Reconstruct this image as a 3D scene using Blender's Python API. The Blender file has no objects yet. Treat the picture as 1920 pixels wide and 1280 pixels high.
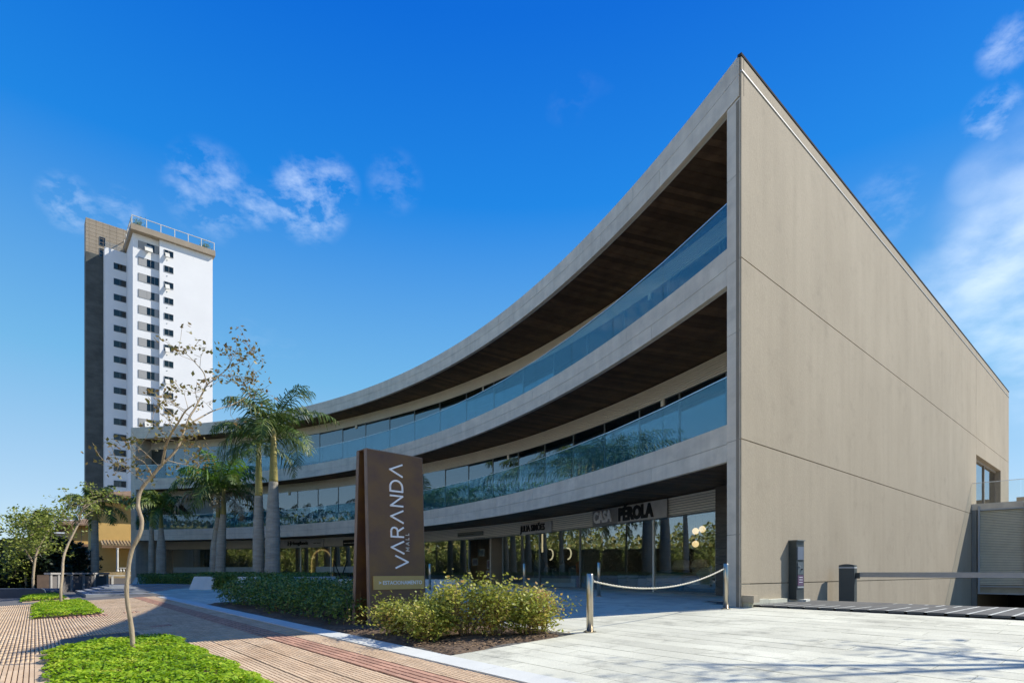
import bpy, math, random
import numpy as np
from mathutils import Vector, Matrix
R = math.radians
rng = np.random.RandomState(7)
random.seed(7)
SC = bpy.context.scene
COL = SC.collection
# ------------------------------------------------------------------ camera, sky, sun, exposure
F, CX, HY, EYE = 1066.67, 960.0, 1073.0, 1.6      # focal length and horizon of a 1920 x 1280 frame, eye height
cam_d = bpy.data.cameras.new('camera')
cam_d.sensor_width = 36.0
cam_d.lens = F / 1920 * 36
cam_d.shift_y = (HY - 640) / 1920
cam_d.clip_end = 5000
cam = bpy.data.objects.new('camera', cam_d)
cam.location = (0, 0, EYE)
cam.rotation_euler = (R(90), 0, 0)
COL.objects.link(cam)
SC.camera = cam

SUN = Vector((13.3, 3.1, 12.75)).normalized()       # towards the sun
SUN_EL = math.asin(SUN.z)
SUN_AZ = math.atan2(SUN.x, SUN.y)
world = bpy.data.worlds.new('World')
SC.world = world
world.use_nodes = True


def build_sky():
    nt = world.node_tree
    N, L = nt.nodes, nt.links
    N.clear()
    out = N.new('ShaderNodeOutputWorld')
    bg = N.new('ShaderNodeBackground')
    bg.inputs['Strength'].default_value = 0.13
    sky = N.new('ShaderNodeTexSky')
    sky.sky_type = 'NISHITA'
    sky.sun_disc = False
    sky.sun_elevation = SUN_EL
    sky.sun_rotation = SUN_AZ
    sky.altitude = 900
    sky.air_density = 1.0
    sky.dust_density = 0.1
    sky.ozone_density = 3.0
    hs = N.new('ShaderNodeHueSaturation')
    hs.inputs['Hue'].default_value = 0.503
    hs.inputs['Saturation'].default_value = 1.28
    hs.inputs['Value'].default_value = 1.0
    L.new(sky.outputs[0], hs.inputs['Color'])
    # thin fair-weather clouds: noise in a plane high above, thicker round a few centres
    tc = N.new('ShaderNodeTexCoord')
    sep = N.new('ShaderNodeSeparateXYZ')
    L.new(tc.outputs['Generated'], sep.inputs[0])

    def m(op, a, b=None, c=None, clamp=False):
        n = N.new('ShaderNodeMath')
        n.operation = op
        n.use_clamp = clamp
        for i, v in enumerate((a, b, c)):
            if v is None:
                continue
            if isinstance(v, (int, float)):
                n.inputs[i].default_value = v
            else:
                L.new(v, n.inputs[i])
        return n.outputs[0]
    zz = m('MAXIMUM', m('ADD', sep.outputs[2], 0.22), 0.05)
    px = m('DIVIDE', sep.outputs[0], zz)
    py = m('DIVIDE', sep.outputs[1], zz)
    cmb = N.new('ShaderNodeCombineXYZ')
    L.new(px, cmb.inputs[0])
    L.new(py, cmb.inputs[1])
    n1 = N.new('ShaderNodeTexNoise')
    n1.inputs['Scale'].default_value = 17.0
    n1.inputs['Detail'].default_value = 9
    n1.inputs['Roughness'].default_value = 0.62
    n1.inputs['Distortion'].default_value = 0.15
    L.new(cmb.outputs[0], n1.inputs['Vector'])
    n2 = N.new('ShaderNodeTexNoise')
    n2.inputs['Scale'].default_value = 1.6
    n2.inputs['Detail'].default_value = 4
    L.new(cmb.outputs[0], n2.inputs['Vector'])
    total = None
    hazy = None
    for (u, v, rad, st) in [(580, 378, 3.6, .46), (620, 350, 2.6, .34), (395, 362, 3.8, .30), (130, 382, 2.2, .34), (225, 398, 1.9, .24), (490, 386, 2.0, .36), (740, 342, 2.6, .12),
                            (1890, 85, 1.8, .36), (1862, 215, 1.9, .36), (1660, 390, 3, .12), (-300, 350, 7, .4),
                            (1890, 480, -5.6, .62), (1905, 570, -5.6, .52), (1800, 560, -5.5, .42), (1860, 335, -3.0, .28), (2200, 450, -14, .7)]:
        d = Vector(((u - CX) / F, 1, (HY - v) / F)).normalized()
        dot = N.new('ShaderNodeVectorMath')
        dot.operation = 'DOT_PRODUCT'
        L.new(tc.outputs['Generated'], dot.inputs[0])
        dot.inputs[1].default_value = d
        mr = N.new('ShaderNodeMapRange')
        mr.interpolation_type = 'SMOOTHSTEP'
        mr.inputs['From Min'].default_value = math.cos(R(abs(rad)))
        mr.inputs['From Max'].default_value = math.cos(R(abs(rad) * .1))
        mr.inputs['To Max'].default_value = st
        L.new(dot.outputs['Value'], mr.inputs['Value'])
        if rad < 0:
            hazy = mr.outputs[0] if hazy is None else m('MAXIMUM', hazy, mr.outputs[0])
        else:
            total = mr.outputs[0] if total is None else m('MAXIMUM', total, mr.outputs[0])
    wide = m('MULTIPLY', m('SUBTRACT', n2.outputs[0], 0.60, clamp=True), 1.2)   # a thin veil everywhere
    total = m('MAXIMUM', total, wide)
    shape = m('MULTIPLY', m('SUBTRACT', n1.outputs[0], 0.43), 3.4, clamp=True)
    mask = m('MULTIPLY', total, shape, clamp=True)
    n3 = N.new('ShaderNodeTexNoise')
    n3.inputs['Scale'].default_value = 5.5
    n3.inputs['Detail'].default_value = 7
    n3.inputs['Roughness'].default_value = .55
    L.new(cmb.outputs[0], n3.inputs['Vector'])
    soft = m('MULTIPLY', m('SUBTRACT', n3.outputs[0], 0.28), 2.6, clamp=True)
    mask = m('MAXIMUM', mask, m('MULTIPLY', hazy, soft, clamp=True))
    # deep polarised blue aloft, pale blue towards the horizon
    rp = N.new('ShaderNodeValToRGB')
    el = rp.color_ramp.elements
    stops = [(.0, (.52, .62, .67)), (.10, (.36, .52, .67)), (.30, (.145, .39, .635)), (.54, (.008, .19, .62)), (.70, (.0, .112, .55)), (1., (.0, .09, .44))]
    while len(el) < len(stops): el.new(.5)
    for e_, (q, c) in zip(el, stops):
        e_.position = q
        e_.color = (*[min(1., x) for x in c], 1)
    L.new(m('MAXIMUM', sep.outputs[2], 0.0), rp.inputs[0])
    gain = N.new('ShaderNodeMixRGB')
    gain.blend_type = 'MULTIPLY'
    gain.inputs[0].default_value = 1
    gain.inputs[2].default_value = (6.6, 6.6, 6.6, 1)
    L.new(rp.outputs[0], gain.inputs[1])
    blend = N.new('ShaderNodeMixRGB')
    blend.inputs[0].default_value = .88
    L.new(hs.outputs[0], blend.inputs[1])
    L.new(gain.outputs[0], blend.inputs[2])
    mix = N.new('ShaderNodeMixRGB')
    mix.inputs[2].default_value = (5.2, 5.9, 6.7, 1)
    L.new(mask, mix.inputs[0])
    L.new(blend.outputs[0], mix.inputs[1])
    L.new(mix.outputs[0], bg.inputs['Color'])
    L.new(bg.outputs[0], out.inputs[0])


build_sky()
sun_d = bpy.data.lights.new('sun', 'SUN')
sun_d.energy = 4.3
sun_d.angle = R(0.55)
sun_d.color = (1.0, 0.94, 0.84)
sun = bpy.data.objects.new('sun', sun_d)
sun.rotation_euler = SUN.to_track_quat('Z', 'Y').to_euler()
sun.location = (60, 15, 60)
COL.objects.link(sun)
vs = SC.view_settings
vs.view_transform = 'Standard'
try:
    vs.look = 'None'
except Exception:
    pass
vs.exposure = 0.6
vs.gamma = 1.0
vs.use_curve_mapping = False
try:
    SC.cycles.max_bounces = 8
    SC.cycles.transparent_max_bounces = 24
    SC.cycles.glossy_bounces = 4
    SC.cycles.diffuse_bounces = 3
    SC.cycles.use_denoising = True
    SC.cycles.caustics_reflective = False
    SC.cycles.caustics_refractive = False
except Exception:
    pass

# ------------------------------------------------------------------ helpers
WL = {}


def props(o, label=None, cat=None, group=None, kind=None):
    if label: o['label'] = label
    if cat: o['category'] = cat
    if group: o['group'] = group
    if kind: o['kind'] = kind
    return o


def empty(name, loc, label=None, cat=None, group=None):
    o = bpy.data.objects.new(name, None)
    o.empty_display_size = .2
    o.location = loc
    COL.objects.link(o)
    WL[o] = Vector(loc)
    return props(o, label, cat, group)


class MB:
    """collects world-space faces, builds one mesh object"""

    def __init__(s):
        s.v, s.f, s.mi = [], [], []

    def add(s, vs, fs, mi=0):
        o = len(s.v)
        s.v.extend([tuple(p) for p in vs])
        s.f.extend([tuple(i + o for i in f) for f in fs])
        s.mi.extend([mi] * len(fs))
        return s

    def hexa(s, b, t, mi=0):
        """b, t: four bottom and four top corners in order"""
        return s.add(list(b) + list(t), [(3, 2, 1, 0), (4, 5, 6, 7), (0, 1, 5, 4), (1, 2, 6, 5), (2, 3, 7, 6), (3, 0, 4, 7)], mi)

    def prism(s, poly, z0, z1, mi=0):
        n = len(poly)
        z0f = z0 if callable(z0) else (lambda p: z0)
        z1f = z1 if callable(z1) else (lambda p: z1)
        vs = [(p[0], p[1], z0f(p)) for p in poly] + [(p[0], p[1], z1f(p)) for p in poly]
        fs = [tuple(range(n))[::-1], tuple(range(n, 2 * n))] + [(i, (i + 1) % n, n + (i + 1) % n, n + i) for i in range(n)]
        return s.add(vs, fs, mi)

    def box(s, o, ax, ay, az, mi=0):
        """o corner, ax ay az edge vectors"""
        o, ax, ay, az = map(Vector, (o, ax, ay, az))
        return s.hexa([o, o + ax, o + ax + ay, o + ay], [o + az, o + ax + az, o + ax + ay + az, o + ay + az], mi)

    def tube(s, pts, rad, n=8, cap=True, mi=0):
        pts = [Vector(p) for p in pts]
        if not hasattr(rad, '__len__'):
            rad = [rad] * len(pts)
        vs, fs = [], []
        up = Vector((0, 0, 1))
        prev = None
        for i, p in enumerate(pts):
            t = (pts[min(i + 1, len(pts) - 1)] - pts[max(i - 1, 0)])
            t = t.normalized() if t.length > 1e-9 else Vector((0, 0, 1))
            if prev is None:
                a = t.cross(up)
                if a.length < .1: a = t.cross(Vector((1, 0, 0)))
            else:
                a = prev - t * prev.dot(t)
                if a.length < 1e-6: a = t.cross(up)
            a.normalize()
            prev = a
            b = t.cross(a)
            for k in range(n):
                q = 2 * math.pi * k / n
                vs.append(p + (a * math.cos(q) + b * math.sin(q)) * rad[i])
        for i in range(len(pts) - 1):
            for k in range(n):
                fs.append((i * n + k, i * n + (k + 1) % n, (i + 1) * n + (k + 1) % n, (i + 1) * n + k))
        if cap:
            fs.append(tuple(range(n))[::-1])
            fs.append(tuple(range((len(pts) - 1) * n, len(pts) * n)))
        return s.add(vs, fs, mi)

    def lathe(s, c, prof, n=16, mi=0):
        """prof: (radius, height) pairs round a vertical axis at c"""
        vs, fs = [], []
        for (r, h) in prof:
            for k in range(n):
                q = 2 * math.pi * k / n
                vs.append((c[0] + r * math.cos(q), c[1] + r * math.sin(q), c[2] + h))
        for i in range(len(prof) - 1):
            for k in range(n):
                fs.append((i * n + k, i * n + (k + 1) % n, (i + 1) * n + (k + 1) % n, (i + 1) * n + k))
        fs.append(tuple(range(n))[::-1])
        fs.append(tuple(range((len(prof) - 1) * n, len(prof) * n)))
        return s.add(vs, fs, mi)

    def build(s, name, mats, parent=None, smooth=False, kind=None, label=None, cat=None, group=None, origin=None):
        o = Vector((0, 0, 0))
        if parent is not None:
            o = WL[parent]
        elif origin is not None:
            o = Vector(origin)
        me = bpy.data.meshes.new(name)
        me.from_pydata([(x - o.x, y - o.y, z - o.z) for x, y, z in s.v], [], s.f)
        if not isinstance(mats, (list, tuple)): mats = [mats]
        for q in mats: me.materials.append(q)
        if len(mats) > 1:
            me.polygons.foreach_set('material_index', s.mi)
        if smooth:
            me.polygons.foreach_set('use_smooth', [True] * len(s.f))
        me.update()
        ob = bpy.data.objects.new(name, me)
        COL.objects.link(ob)
        if parent is not None:
            ob.parent = parent
        else:
            ob.location = o
        WL[ob] = o
        return props(ob, label, cat, group, kind)


def np_mesh(name, V, Q, mats, parent=None, kind=None, label=None, cat=None, group=None, origin=(0, 0, 0), smooth=False, mi=None):
    """big quad meshes from arrays: V (n,3), Q (m,k)"""
    o = WL[parent] if parent is not None else Vector(origin)
    V = np.asarray(V, np.float32) - np.array(o, np.float32)
    Q = np.asarray(Q, np.int32)
    me = bpy.data.meshes.new(name)
    m, k = Q.shape
    me.vertices.add(len(V))
    me.vertices.foreach_set('co', V.ravel())
    me.loops.add(m * k)
    me.loops.foreach_set('vertex_index', Q.ravel())
    me.polygons.add(m)
    me.polygons.foreach_set('loop_start', np.arange(0, m * k, k, dtype=np.int32))
    me.polygons.foreach_set('loop_total', np.full(m, k, np.int32))
    if not isinstance(mats, (list, tuple)): mats = [mats]
    for q in mats: me.materials.append(q)
    if mi is not None: me.polygons.foreach_set('material_index', np.asarray(mi, np.int32))
    if smooth: me.polygons.foreach_set('use_smooth', np.ones(m, bool))
    me.update(calc_edges=True)
    me.validate()
    ob = bpy.data.objects.new(name, me)
    COL.objects.link(ob)
    if parent is not None:
        ob.parent = parent
    else:
        ob.location = o
    WL[ob] = Vector(o)
    return props(ob, label, cat, group, kind)


def leaf_quads(C, size, up=0.3, aspect=.55, r=rng, droop=None, jit=.35):
    """diamond leaves at centres C; up: how far they face the sky. returns V, Q"""
    C = np.asarray(C, float)
    n = len(C)
    nr = r.normal(size=(n, 3))
    nr /= np.linalg.norm(nr, axis=1)[:, None] + 1e-9
    nr[:, 2] = np.abs(nr[:, 2])
    nr = nr * (1 - up) + np.array([0, 0, 1.0]) * up
    nr /= np.linalg.norm(nr, axis=1)[:, None]
    a = r.normal(size=(n, 3))
    if droop is not None: a[:, 2] -= droop
    a -= nr * (a * nr).sum(1)[:, None]
    a /= np.linalg.norm(a, axis=1)[:, None] + 1e-9
    b = np.cross(nr, a)
    sz = size * (1 + jit * r.uniform(-1, 1, n))[:, None]
    V = np.empty((n, 4, 3))
    V[:, 0] = C - a * sz * .5
    V[:, 1] = C + b * sz * aspect * .5 + a * sz * .06 - nr * sz * .08
    V[:, 2] = C + a * sz * .5 - nr * sz * .05
    V[:, 3] = C - b * sz * aspect * .5 + a * sz * .06 - nr * sz * .08
    Q = np.arange(4 * n).reshape(n, 4)
    return V.reshape(-1, 3), Q


def catmull(pts, k=6):
    pts = [Vector(p) for p in pts]
    out = []
    for i in range(len(pts) - 1):
        p0, p1, p2, p3 = pts[max(i - 1, 0)], pts[i], pts[i + 1], pts[min(i + 2, len(pts) - 1)]
        for j in range(k):
            t = j / k
            out.append(.5 * ((2 * p1) + (p2 - p0) * t + (2 * p0 - 5 * p1 + 4 * p2 - p3) * t * t + (3 * p1 - p0 - 3 * p2 + p3) * t ** 3))
    out.append(pts[-1])
    return out


def view(u, v, Y):
    """the point at depth Y seen at (u, v) of the photograph"""
    return Vector(((u - CX) / F * Y, Y, EYE - (v - HY) / F * Y))


S2 = Vector((-math.sin(R(40)), math.cos(R(40))))       # along the street
N2 = Vector((S2.y, -S2.x))                              # from the street towards the mall
W2 = Vector((.747, .664)).normalized()                  # along the mall's end wall
K2 = Vector((W2.y, -W2.x))                              # out of the end wall


def sn(s, n): return Vector((S2.x * s + N2.x * n, S2.y * s + N2.y * n))
def to_sn(p): return (p[0] * S2.x + p[1] * S2.y, p[0] * N2.x + p[1] * N2.y)
def gz(s, n): return min(.2 + .006 * s + .05 * n, .90)
def g3(s, n, dz=0.0):
    p = sn(s, n)
    return Vector((p.x, p.y, gz(s, n) + dz))
def gxy(x, y): return gz(*to_sn((x, y)))


CA = Vector((5.03, 12.55))                              # the sharp corner of the mall
def wk(t, k): return CA + W2 * t + K2 * k

# ------------------------------------------------------------------ materials
MATS = {}


def pmat(name, col, rough=.7, metal=0., var=.12, scale=2.5, bump=0., bscale=60., spec=.4, rnd=0., col2=None, stretch=(1, 1, 1), detail=5, trans=0., island=False, fine=0., coat=0., stain=0., streak=0.):
    if name in MATS: return MATS[name]
    m = bpy.data.materials.new(name)
    m.use_nodes = True
    nt = m.node_tree
    N, L = nt.nodes, nt.links
    bs = N['Principled BSDF']
    out = N['Material Output']
    bs.inputs['Roughness'].default_value = rough
    bs.inputs['Metallic'].default_value = metal
    bs.inputs['Specular IOR Level'].default_value = spec
    if coat: bs.inputs['Coat Weight'].default_value = coat
    geo = N.new('ShaderNodeNewGeometry')
    mp = N.new('ShaderNodeMapping')
    mp.inputs['Scale'].default_value = stretch
    L.new(geo.outputs['Position'], mp.inputs['Vector'])
    nz = N.new('ShaderNodeTexNoise')
    nz.inputs['Scale'].default_value = scale
    nz.inputs['Detail'].default_value = detail
    nz.inputs['Roughness'].default_value = .6
    L.new(mp.outputs[0], nz.inputs['Vector'])
    c2 = col2 if col2 else tuple(min(1, c * (1 + var)) for c in col)
    c1 = col if col2 else tuple(c * (1 - var) for c in col)
    rp = N.new('ShaderNodeValToRGB')
    rp.color_ramp.elements[0].position = .3
    rp.color_ramp.elements[1].position = .7
    rp.color_ramp.elements[0].color = (*c1, 1)
    rp.color_ramp.elements[1].color = (*c2, 1)
    L.new(nz.outputs[0], rp.inputs[0])
    c = rp.outputs[0]
    if fine:
        nf = N.new('ShaderNodeTexNoise')
        nf.inputs['Scale'].default_value = 55
        nf.inputs['Detail'].default_value = 3
        L.new(geo.outputs['Position'], nf.inputs['Vector'])
        mr = N.new('ShaderNodeMapRange')
        mr.inputs['From Min'].default_value = .3
        mr.inputs['From Max'].default_value = .7
        mr.inputs['To Min'].default_value = 1 - fine
        mr.inputs['To Max'].default_value = 1 + fine
        L.new(nf.outputs[0], mr.inputs['Value'])
        mm = N.new('ShaderNodeMixRGB')
        mm.blend_type = 'MULTIPLY'
        mm.inputs[0].default_value = 1
        L.new(c, mm.inputs[1])
        L.new(mr.outputs[0], mm.inputs[2])
        c = mm.outputs[0]
    if streak:
        mp2 = N.new('ShaderNodeMapping')
        mp2.inputs['Scale'].default_value = (1.3, 1.3, .07)
        L.new(geo.outputs['Position'], mp2.inputs['Vector'])
        nk = N.new('ShaderNodeTexNoise')
        nk.inputs['Scale'].default_value = 2.4
        nk.inputs['Detail'].default_value = 5
        nk.inputs['Roughness'].default_value = .55
        L.new(mp2.outputs[0], nk.inputs['Vector'])
        mr = N.new('ShaderNodeMapRange')
        mr.inputs['From Min'].default_value = .40
        mr.inputs['From Max'].default_value = .72
        mr.inputs['To Min'].default_value = 1 + streak * .4
        mr.inputs['To Max'].default_value = 1 - streak
        L.new(nk.outputs[0], mr.inputs['Value'])
        mm = N.new('ShaderNodeMixRGB')
        mm.blend_type = 'MULTIPLY'
        mm.inputs[0].default_value = 1
        L.new(c, mm.inputs[1])
        L.new(mr.outputs[0], mm.inputs[2])
        c = mm.outputs[0]
    if stain:
        ns_ = N.new('ShaderNodeTexNoise')
        ns_.inputs['Scale'].default_value = 1.5
        ns_.inputs['Detail'].default_value = 9
        ns_.inputs['Roughness'].default_value = .72
        L.new(geo.outputs['Position'], ns_.inputs['Vector'])
        mr = N.new('ShaderNodeMapRange')
        mr.inputs['From Min'].default_value = .54
        mr.inputs['From Max'].default_value = .70
        mr.inputs['To Min'].default_value = 1
        mr.inputs['To Max'].default_value = 1 - stain
        L.new(ns_.outputs[0], mr.inputs['Value'])
        mm = N.new('ShaderNodeMixRGB')
        mm.blend_type = 'MULTIPLY'
        mm.inputs[0].default_value = 1
        L.new(c, mm.inputs[1])
        L.new(mr.outputs[0], mm.inputs[2])
        c = mm.outputs[0]
    if rnd:
        oi = N.new('ShaderNodeObjectInfo')
        ad = N.new('ShaderNodeMath')
        ad.operation = 'ADD'
        L.new(oi.outputs['Random'], ad.inputs[0])
        L.new(geo.outputs['Random Per Island'], ad.inputs[1])
        fr = N.new('ShaderNodeMath')
        fr.operation = 'FRACT'
        L.new(ad.outputs[0], fr.inputs[0])
        mr = N.new('ShaderNodeMapRange')
        mr.inputs['To Min'].default_value = 1 - rnd
        mr.inputs['To Max'].default_value = 1 + rnd
        L.new(fr.outputs[0], mr.inputs['Value'])
        mm = N.new('ShaderNodeMixRGB')
        mm.blend_type = 'MULTIPLY'
        mm.inputs[0].default_value = 1
        L.new(c, mm.inputs[1])
        L.new(mr.outputs[0], mm.inputs[2])
        c = mm.outputs[0]
    L.new(c, bs.inputs['Base Color'])
    if bump:
        nb = N.new('ShaderNodeTexNoise')
        nb.inputs['Scale'].default_value = bscale
        nb.inputs['Detail'].default_value = 4
        L.new(mp.outputs[0], nb.inputs['Vector'])
        bp = N.new('ShaderNodeBump')
        bp.inputs['Strength'].default_value = bump
        bp.inputs['Distance'].default_value = .02
        L.new(nb.outputs[0], bp.inputs['Height'])
        L.new(bp.outputs[0], bs.inputs['Normal'])
    MATS[name] = m
    return m


def leafmat(name, cols, trans=.35, rough=.5, spec=.35, noise=0.):
    """leaf colour picked per leaf from a ramp, with light shining through"""
    if name in MATS: return MATS[name]
    m = bpy.data.materials.new(name)
    m.use_nodes = True
    nt = m.node_tree
    N, L = nt.nodes, nt.links
    bs = N['Principled BSDF']
    out = N['Material Output']
    bs.inputs['Roughness'].default_value = rough
    bs.inputs['Specular IOR Level'].default_value = spec
    geo = N.new('ShaderNodeNewGeometry')
    rp = N.new('ShaderNodeValToRGB')
    el = rp.color_ramp.elements
    while len(el) < len(cols): el.new(.5)
    for i, c in enumerate(cols):
        el[i].position = i / (len(cols) - 1)
        el[i].color = (*c, 1)
    if noise:
        nz = N.new('ShaderNodeTexNoise')
        nz.inputs['Scale'].default_value = noise
        L.new(geo.outputs['Position'], nz.inputs['Vector'])
        mx = N.new('ShaderNodeMath')
        mx.operation = 'MULTIPLY_ADD'
        mx.inputs[1].default_value = .5
        L.new(geo.outputs['Random Per Island'], mx.inputs[0])
        sb = N.new('ShaderNodeMath')
        sb.operation = 'MULTIPLY_ADD'
        sb.inputs[1].default_value = 1.6
        sb.inputs[2].default_value = -.55
        L.new(nz.outputs[0], sb.inputs[0])
        L.new(sb.outputs[0], mx.inputs[2])
        L.new(mx.outputs[0], rp.inputs[0])
    else:
        L.new(geo.outputs['Random Per Island'], rp.inputs[0])
    L.new(rp.outputs[0], bs.inputs['Base Color'])
    tr = N.new('ShaderNodeBsdfTranslucent')
    L.new(rp.outputs[0], tr.inputs['Color'])
    mx = N.new('ShaderNodeMixShader')
    mx.inputs[0].default_value = trans
    L.new(bs.outputs[0], mx.inputs[1])
    L.new(tr.outputs[0], mx.inputs[2])
    L.new(mx.outputs[0], out.inputs[0])
    MATS[name] = m
    return m


def glassmat(name, tint, ior=.05, rough=0.0, refl=(1, 1, 1), diff=None, difw=0., wav=0.):
    if name in MATS: return MATS[name]
    m = bpy.data.materials.new(name)
    m.use_nodes = True
    nt = m.node_tree
    N, L = nt.nodes, nt.links
    N.remove(N['Principled BSDF'])
    out = N['Material Output']
    tr = N.new('ShaderNodeBsdfTransparent')
    tr.inputs[0].default_value = (*tint, 1)
    gl = N.new('ShaderNodeBsdfGlossy')
    gl.inputs['Roughness'].default_value = rough
    gl.inputs['Color'].default_value = (*refl, 1)
    # reflectance by angle, the same from both sides of the pane
    g0 = N.new('ShaderNodeNewGeometry')
    dt = N.new('ShaderNodeVectorMath')
    dt.operation = 'DOT_PRODUCT'
    L.new(g0.outputs['Incoming'], dt.inputs[0])
    L.new(g0.outputs['Normal'], dt.inputs[1])
    prev = dt.outputs['Value']
    for op, v2 in (('ABSOLUTE', None), ('SUBTRACT', 'one'), ('POWER', 5.), ('MULTIPLY_ADD', 1 - ior)):
        q = N.new('ShaderNodeMath')
        q.operation = op
        if v2 == 'one':
            q.inputs[0].default_value = 1
            L.new(prev, q.inputs[1])
        else:
            L.new(prev, q.inputs[0])
            if v2 is not None: q.inputs[1].default_value = v2
        if op == 'MULTIPLY_ADD': q.inputs[2].default_value = ior
        prev = q.outputs[0]
    if wav:
        geo = N.new('ShaderNodeNewGeometry')
        nz = N.new('ShaderNodeTexNoise')
        nz.inputs['Scale'].default_value = .9
        L.new(geo.outputs['Position'], nz.inputs['Vector'])
        bp = N.new('ShaderNodeBump')
        bp.inputs['Strength'].default_value = wav
        bp.inputs['Distance'].default_value = .02
        L.new(nz.outputs[0], bp.inputs['Height'])
        L.new(bp.outputs[0], gl.inputs['Normal'])
    mx = N.new('ShaderNodeMixShader')
    L.new(prev, mx.inputs[0])
    base = tr.outputs[0]
    if diff:
        df = N.new('ShaderNodeBsdfDiffuse')
        df.inputs[0].default_value = (*diff, 1)
        m2 = N.new('ShaderNodeMixShader')
        m2.inputs[0].default_value = difw
        L.new(base, m2.inputs[1])
        L.new(df.outputs[0], m2.inputs[2])
        base = m2.outputs[0]
    L.new(base, mx.inputs[1])
    L.new(gl.outputs[0], mx.inputs[2])
    L.new(mx.outputs[0], out.inputs[0])
    MATS[name] = m
    return m


def emat(name, col, st):
    m = bpy.data.materials.new(name)
    m.use_nodes = True
    b = m.node_tree.nodes['Principled BSDF']
    b.inputs['Base Color'].default_value = (*col, 1)
    b.inputs['Emission Color'].default_value = (*col, 1)
    b.inputs['Emission Strength'].default_value = st
    return m


M_conc = pmat('fascia_concrete', (.68, .61, .485), .62, stain=.14, streak=.10, var=.10, scale=1.3, bump=.06, bscale=30, rnd=.04, fine=.03, stretch=(1, 1, 2.5))
M_wall = pmat('sand_render', (.335, .285, .205), .9, col2=(.39, .335, .245), scale=.55, detail=9, bump=.28, bscale=30, fine=.13, rnd=.02, stretch=(1, 1, .45), stain=.12, streak=.055)
M_wallcore = pmat('wall_core', (.27, .23, .17), .9)
M_coping = pmat('dark_coping', (.05, .05, .05), .95, spec=.05)
M_flash = pmat('metal_flashing', (.42, .44, .44), .6, var=.03)
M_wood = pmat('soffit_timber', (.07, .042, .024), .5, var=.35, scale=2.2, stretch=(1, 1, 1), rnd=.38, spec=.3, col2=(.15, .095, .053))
M_slat = pmat('louvre_aluminium', (.80, .77, .66), .45, var=.05, scale=1)
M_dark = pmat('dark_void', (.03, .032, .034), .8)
M_mull = pmat('grey_aluminium', (.20, .22, .22), .4, metal=.4, var=.05)
M_mulldark = pmat('black_aluminium', (.035, .037, .04), .4, metal=.2)
M_rail = pmat('polished_rail', (.72, .78, .82), .25, metal=.6, var=.03)
M_glass = glassmat('window_glass', (.5, .55, .55), ior=.18, wav=.03)
M_shop = glassmat('shop_glass', (.88, .92, .90), ior=.20, wav=.02)
M_balu = glassmat('balustrade_glass', (.62, .81, .88), ior=.085, refl=(.93, .98, 1.), diff=(.12, .42, .52), difw=.11)
M_clear = glassmat('clear_glass', (.95, .97, .97), ior=.04)
M_frost = pmat('frosted_vinyl', (.42, .45, .43), .6)
M_stonew = pmat('pale_stone', (.60, .61, .55), .75, var=.07, scale=1.6, bump=.08, bscale=45, rnd=.045, fine=.05)
M_pave = pmat('light_granite', (.47, .465, .365), .8, col2=(.66, .655, .52), scale=.7, bump=.10, bscale=60, rnd=.09, fine=.12, stain=.45)
M_mortar = pmat('mortar', (.13, .125, .11), .95, var=.15)
M_tile = pmat('sand_tile', (.50, .35, .21), .85, var=.13, scale=1.2, rnd=.11, fine=.10, stain=.22, col2=(.63, .485, .32))
M_tilered = pmat('red_tile', (.44, .25, .165), .85, var=.15, scale=2, rnd=.12, fine=.1)
M_groove = pmat('groove_grit', (.17, .115, .08), .95, var=.2, scale=6)
M_asph = pmat('asphalt', (.12, .118, .113), .9, var=.2, scale=3, bump=.15, bscale=80)
M_soil = pmat('soil_mulch', (.07, .045, .03), 1., var=.4, scale=9, bump=.8, bscale=25, col2=(.17, .12, .075))
M_earth = pmat('far_ground', (.33, .285, .205), 1., var=.3, scale=.3)
M_corten = pmat('corten_steel', (.095, .050, .038), .5, var=.2, scale=1.3, detail=7, stretch=(1, 1, 1.5), bump=.04, col2=(.185, .10, .028), metal=.0, fine=.06, spec=.5)
M_cortedge = pmat('corten_edge', (.19, .14, .11), .5, var=.2, scale=2)
M_plaque = pmat('gold_plaque', (.46, .33, .115), .45, var=.06, metal=.1)
M_white = pmat('white_letters', (.92, .93, .93), .5, var=.02)
M_black = pmat('black_letters', (.012, .012, .014), .45)
M_steel = pmat('brushed_steel', (.52, .47, .38), .28, metal=.95, var=.08, scale=4, stretch=(1, 1, .1))
M_dsteel = pmat('grey_paint', (.055, .068, .068), .45, var=.06, rnd=.0, spec=.4)
M_arm = pmat('barrier_grey', (.42, .42, .40), .4, metal=.0, var=.05)
M_rope = pmat('cream_rope', (.62, .58, .46), .85, var=.1, scale=30)
M_cobble = pmat('dark_ramp_concrete', (.085, .088, .085), .85, var=.2, scale=5, bump=.2, bscale=50, rnd=.12)
M_bark = pmat('pale_bark', (.30, .235, .155), .9, var=.35, scale=14, bump=.5, bscale=35, stretch=(1, 1, .35), col2=(.42, .35, .245))
M_barkd = pmat('twig_bark', (.20, .14, .085), .9, var=.3, scale=14)
M_palmt = pmat('palm_trunk', (.27, .25, .20), .9, var=.25, scale=1.5, bump=.3, bscale=8, stretch=(1, 1, 5), col2=(.42, .39, .32))
M_shaft = pmat('crownshaft', (.16, .20, .045), .5, var=.3, scale=1.6, stretch=(1, 1, .4), col2=(.40, .30, .10))
L_grass = leafmat('groundcover_leaf', [(.08, .17, .008), (.18, .34, .010), (.30, .48, .016), (.42, .57, .03), (.55, .56, .08)], .42, noise=2.2)
L_hedge = leafmat('hedge_leaf', [(.06, .11, .022), (.11, .20, .032), (.17, .28, .042), (.28, .32, .08)], .25, spec=.5)
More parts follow.
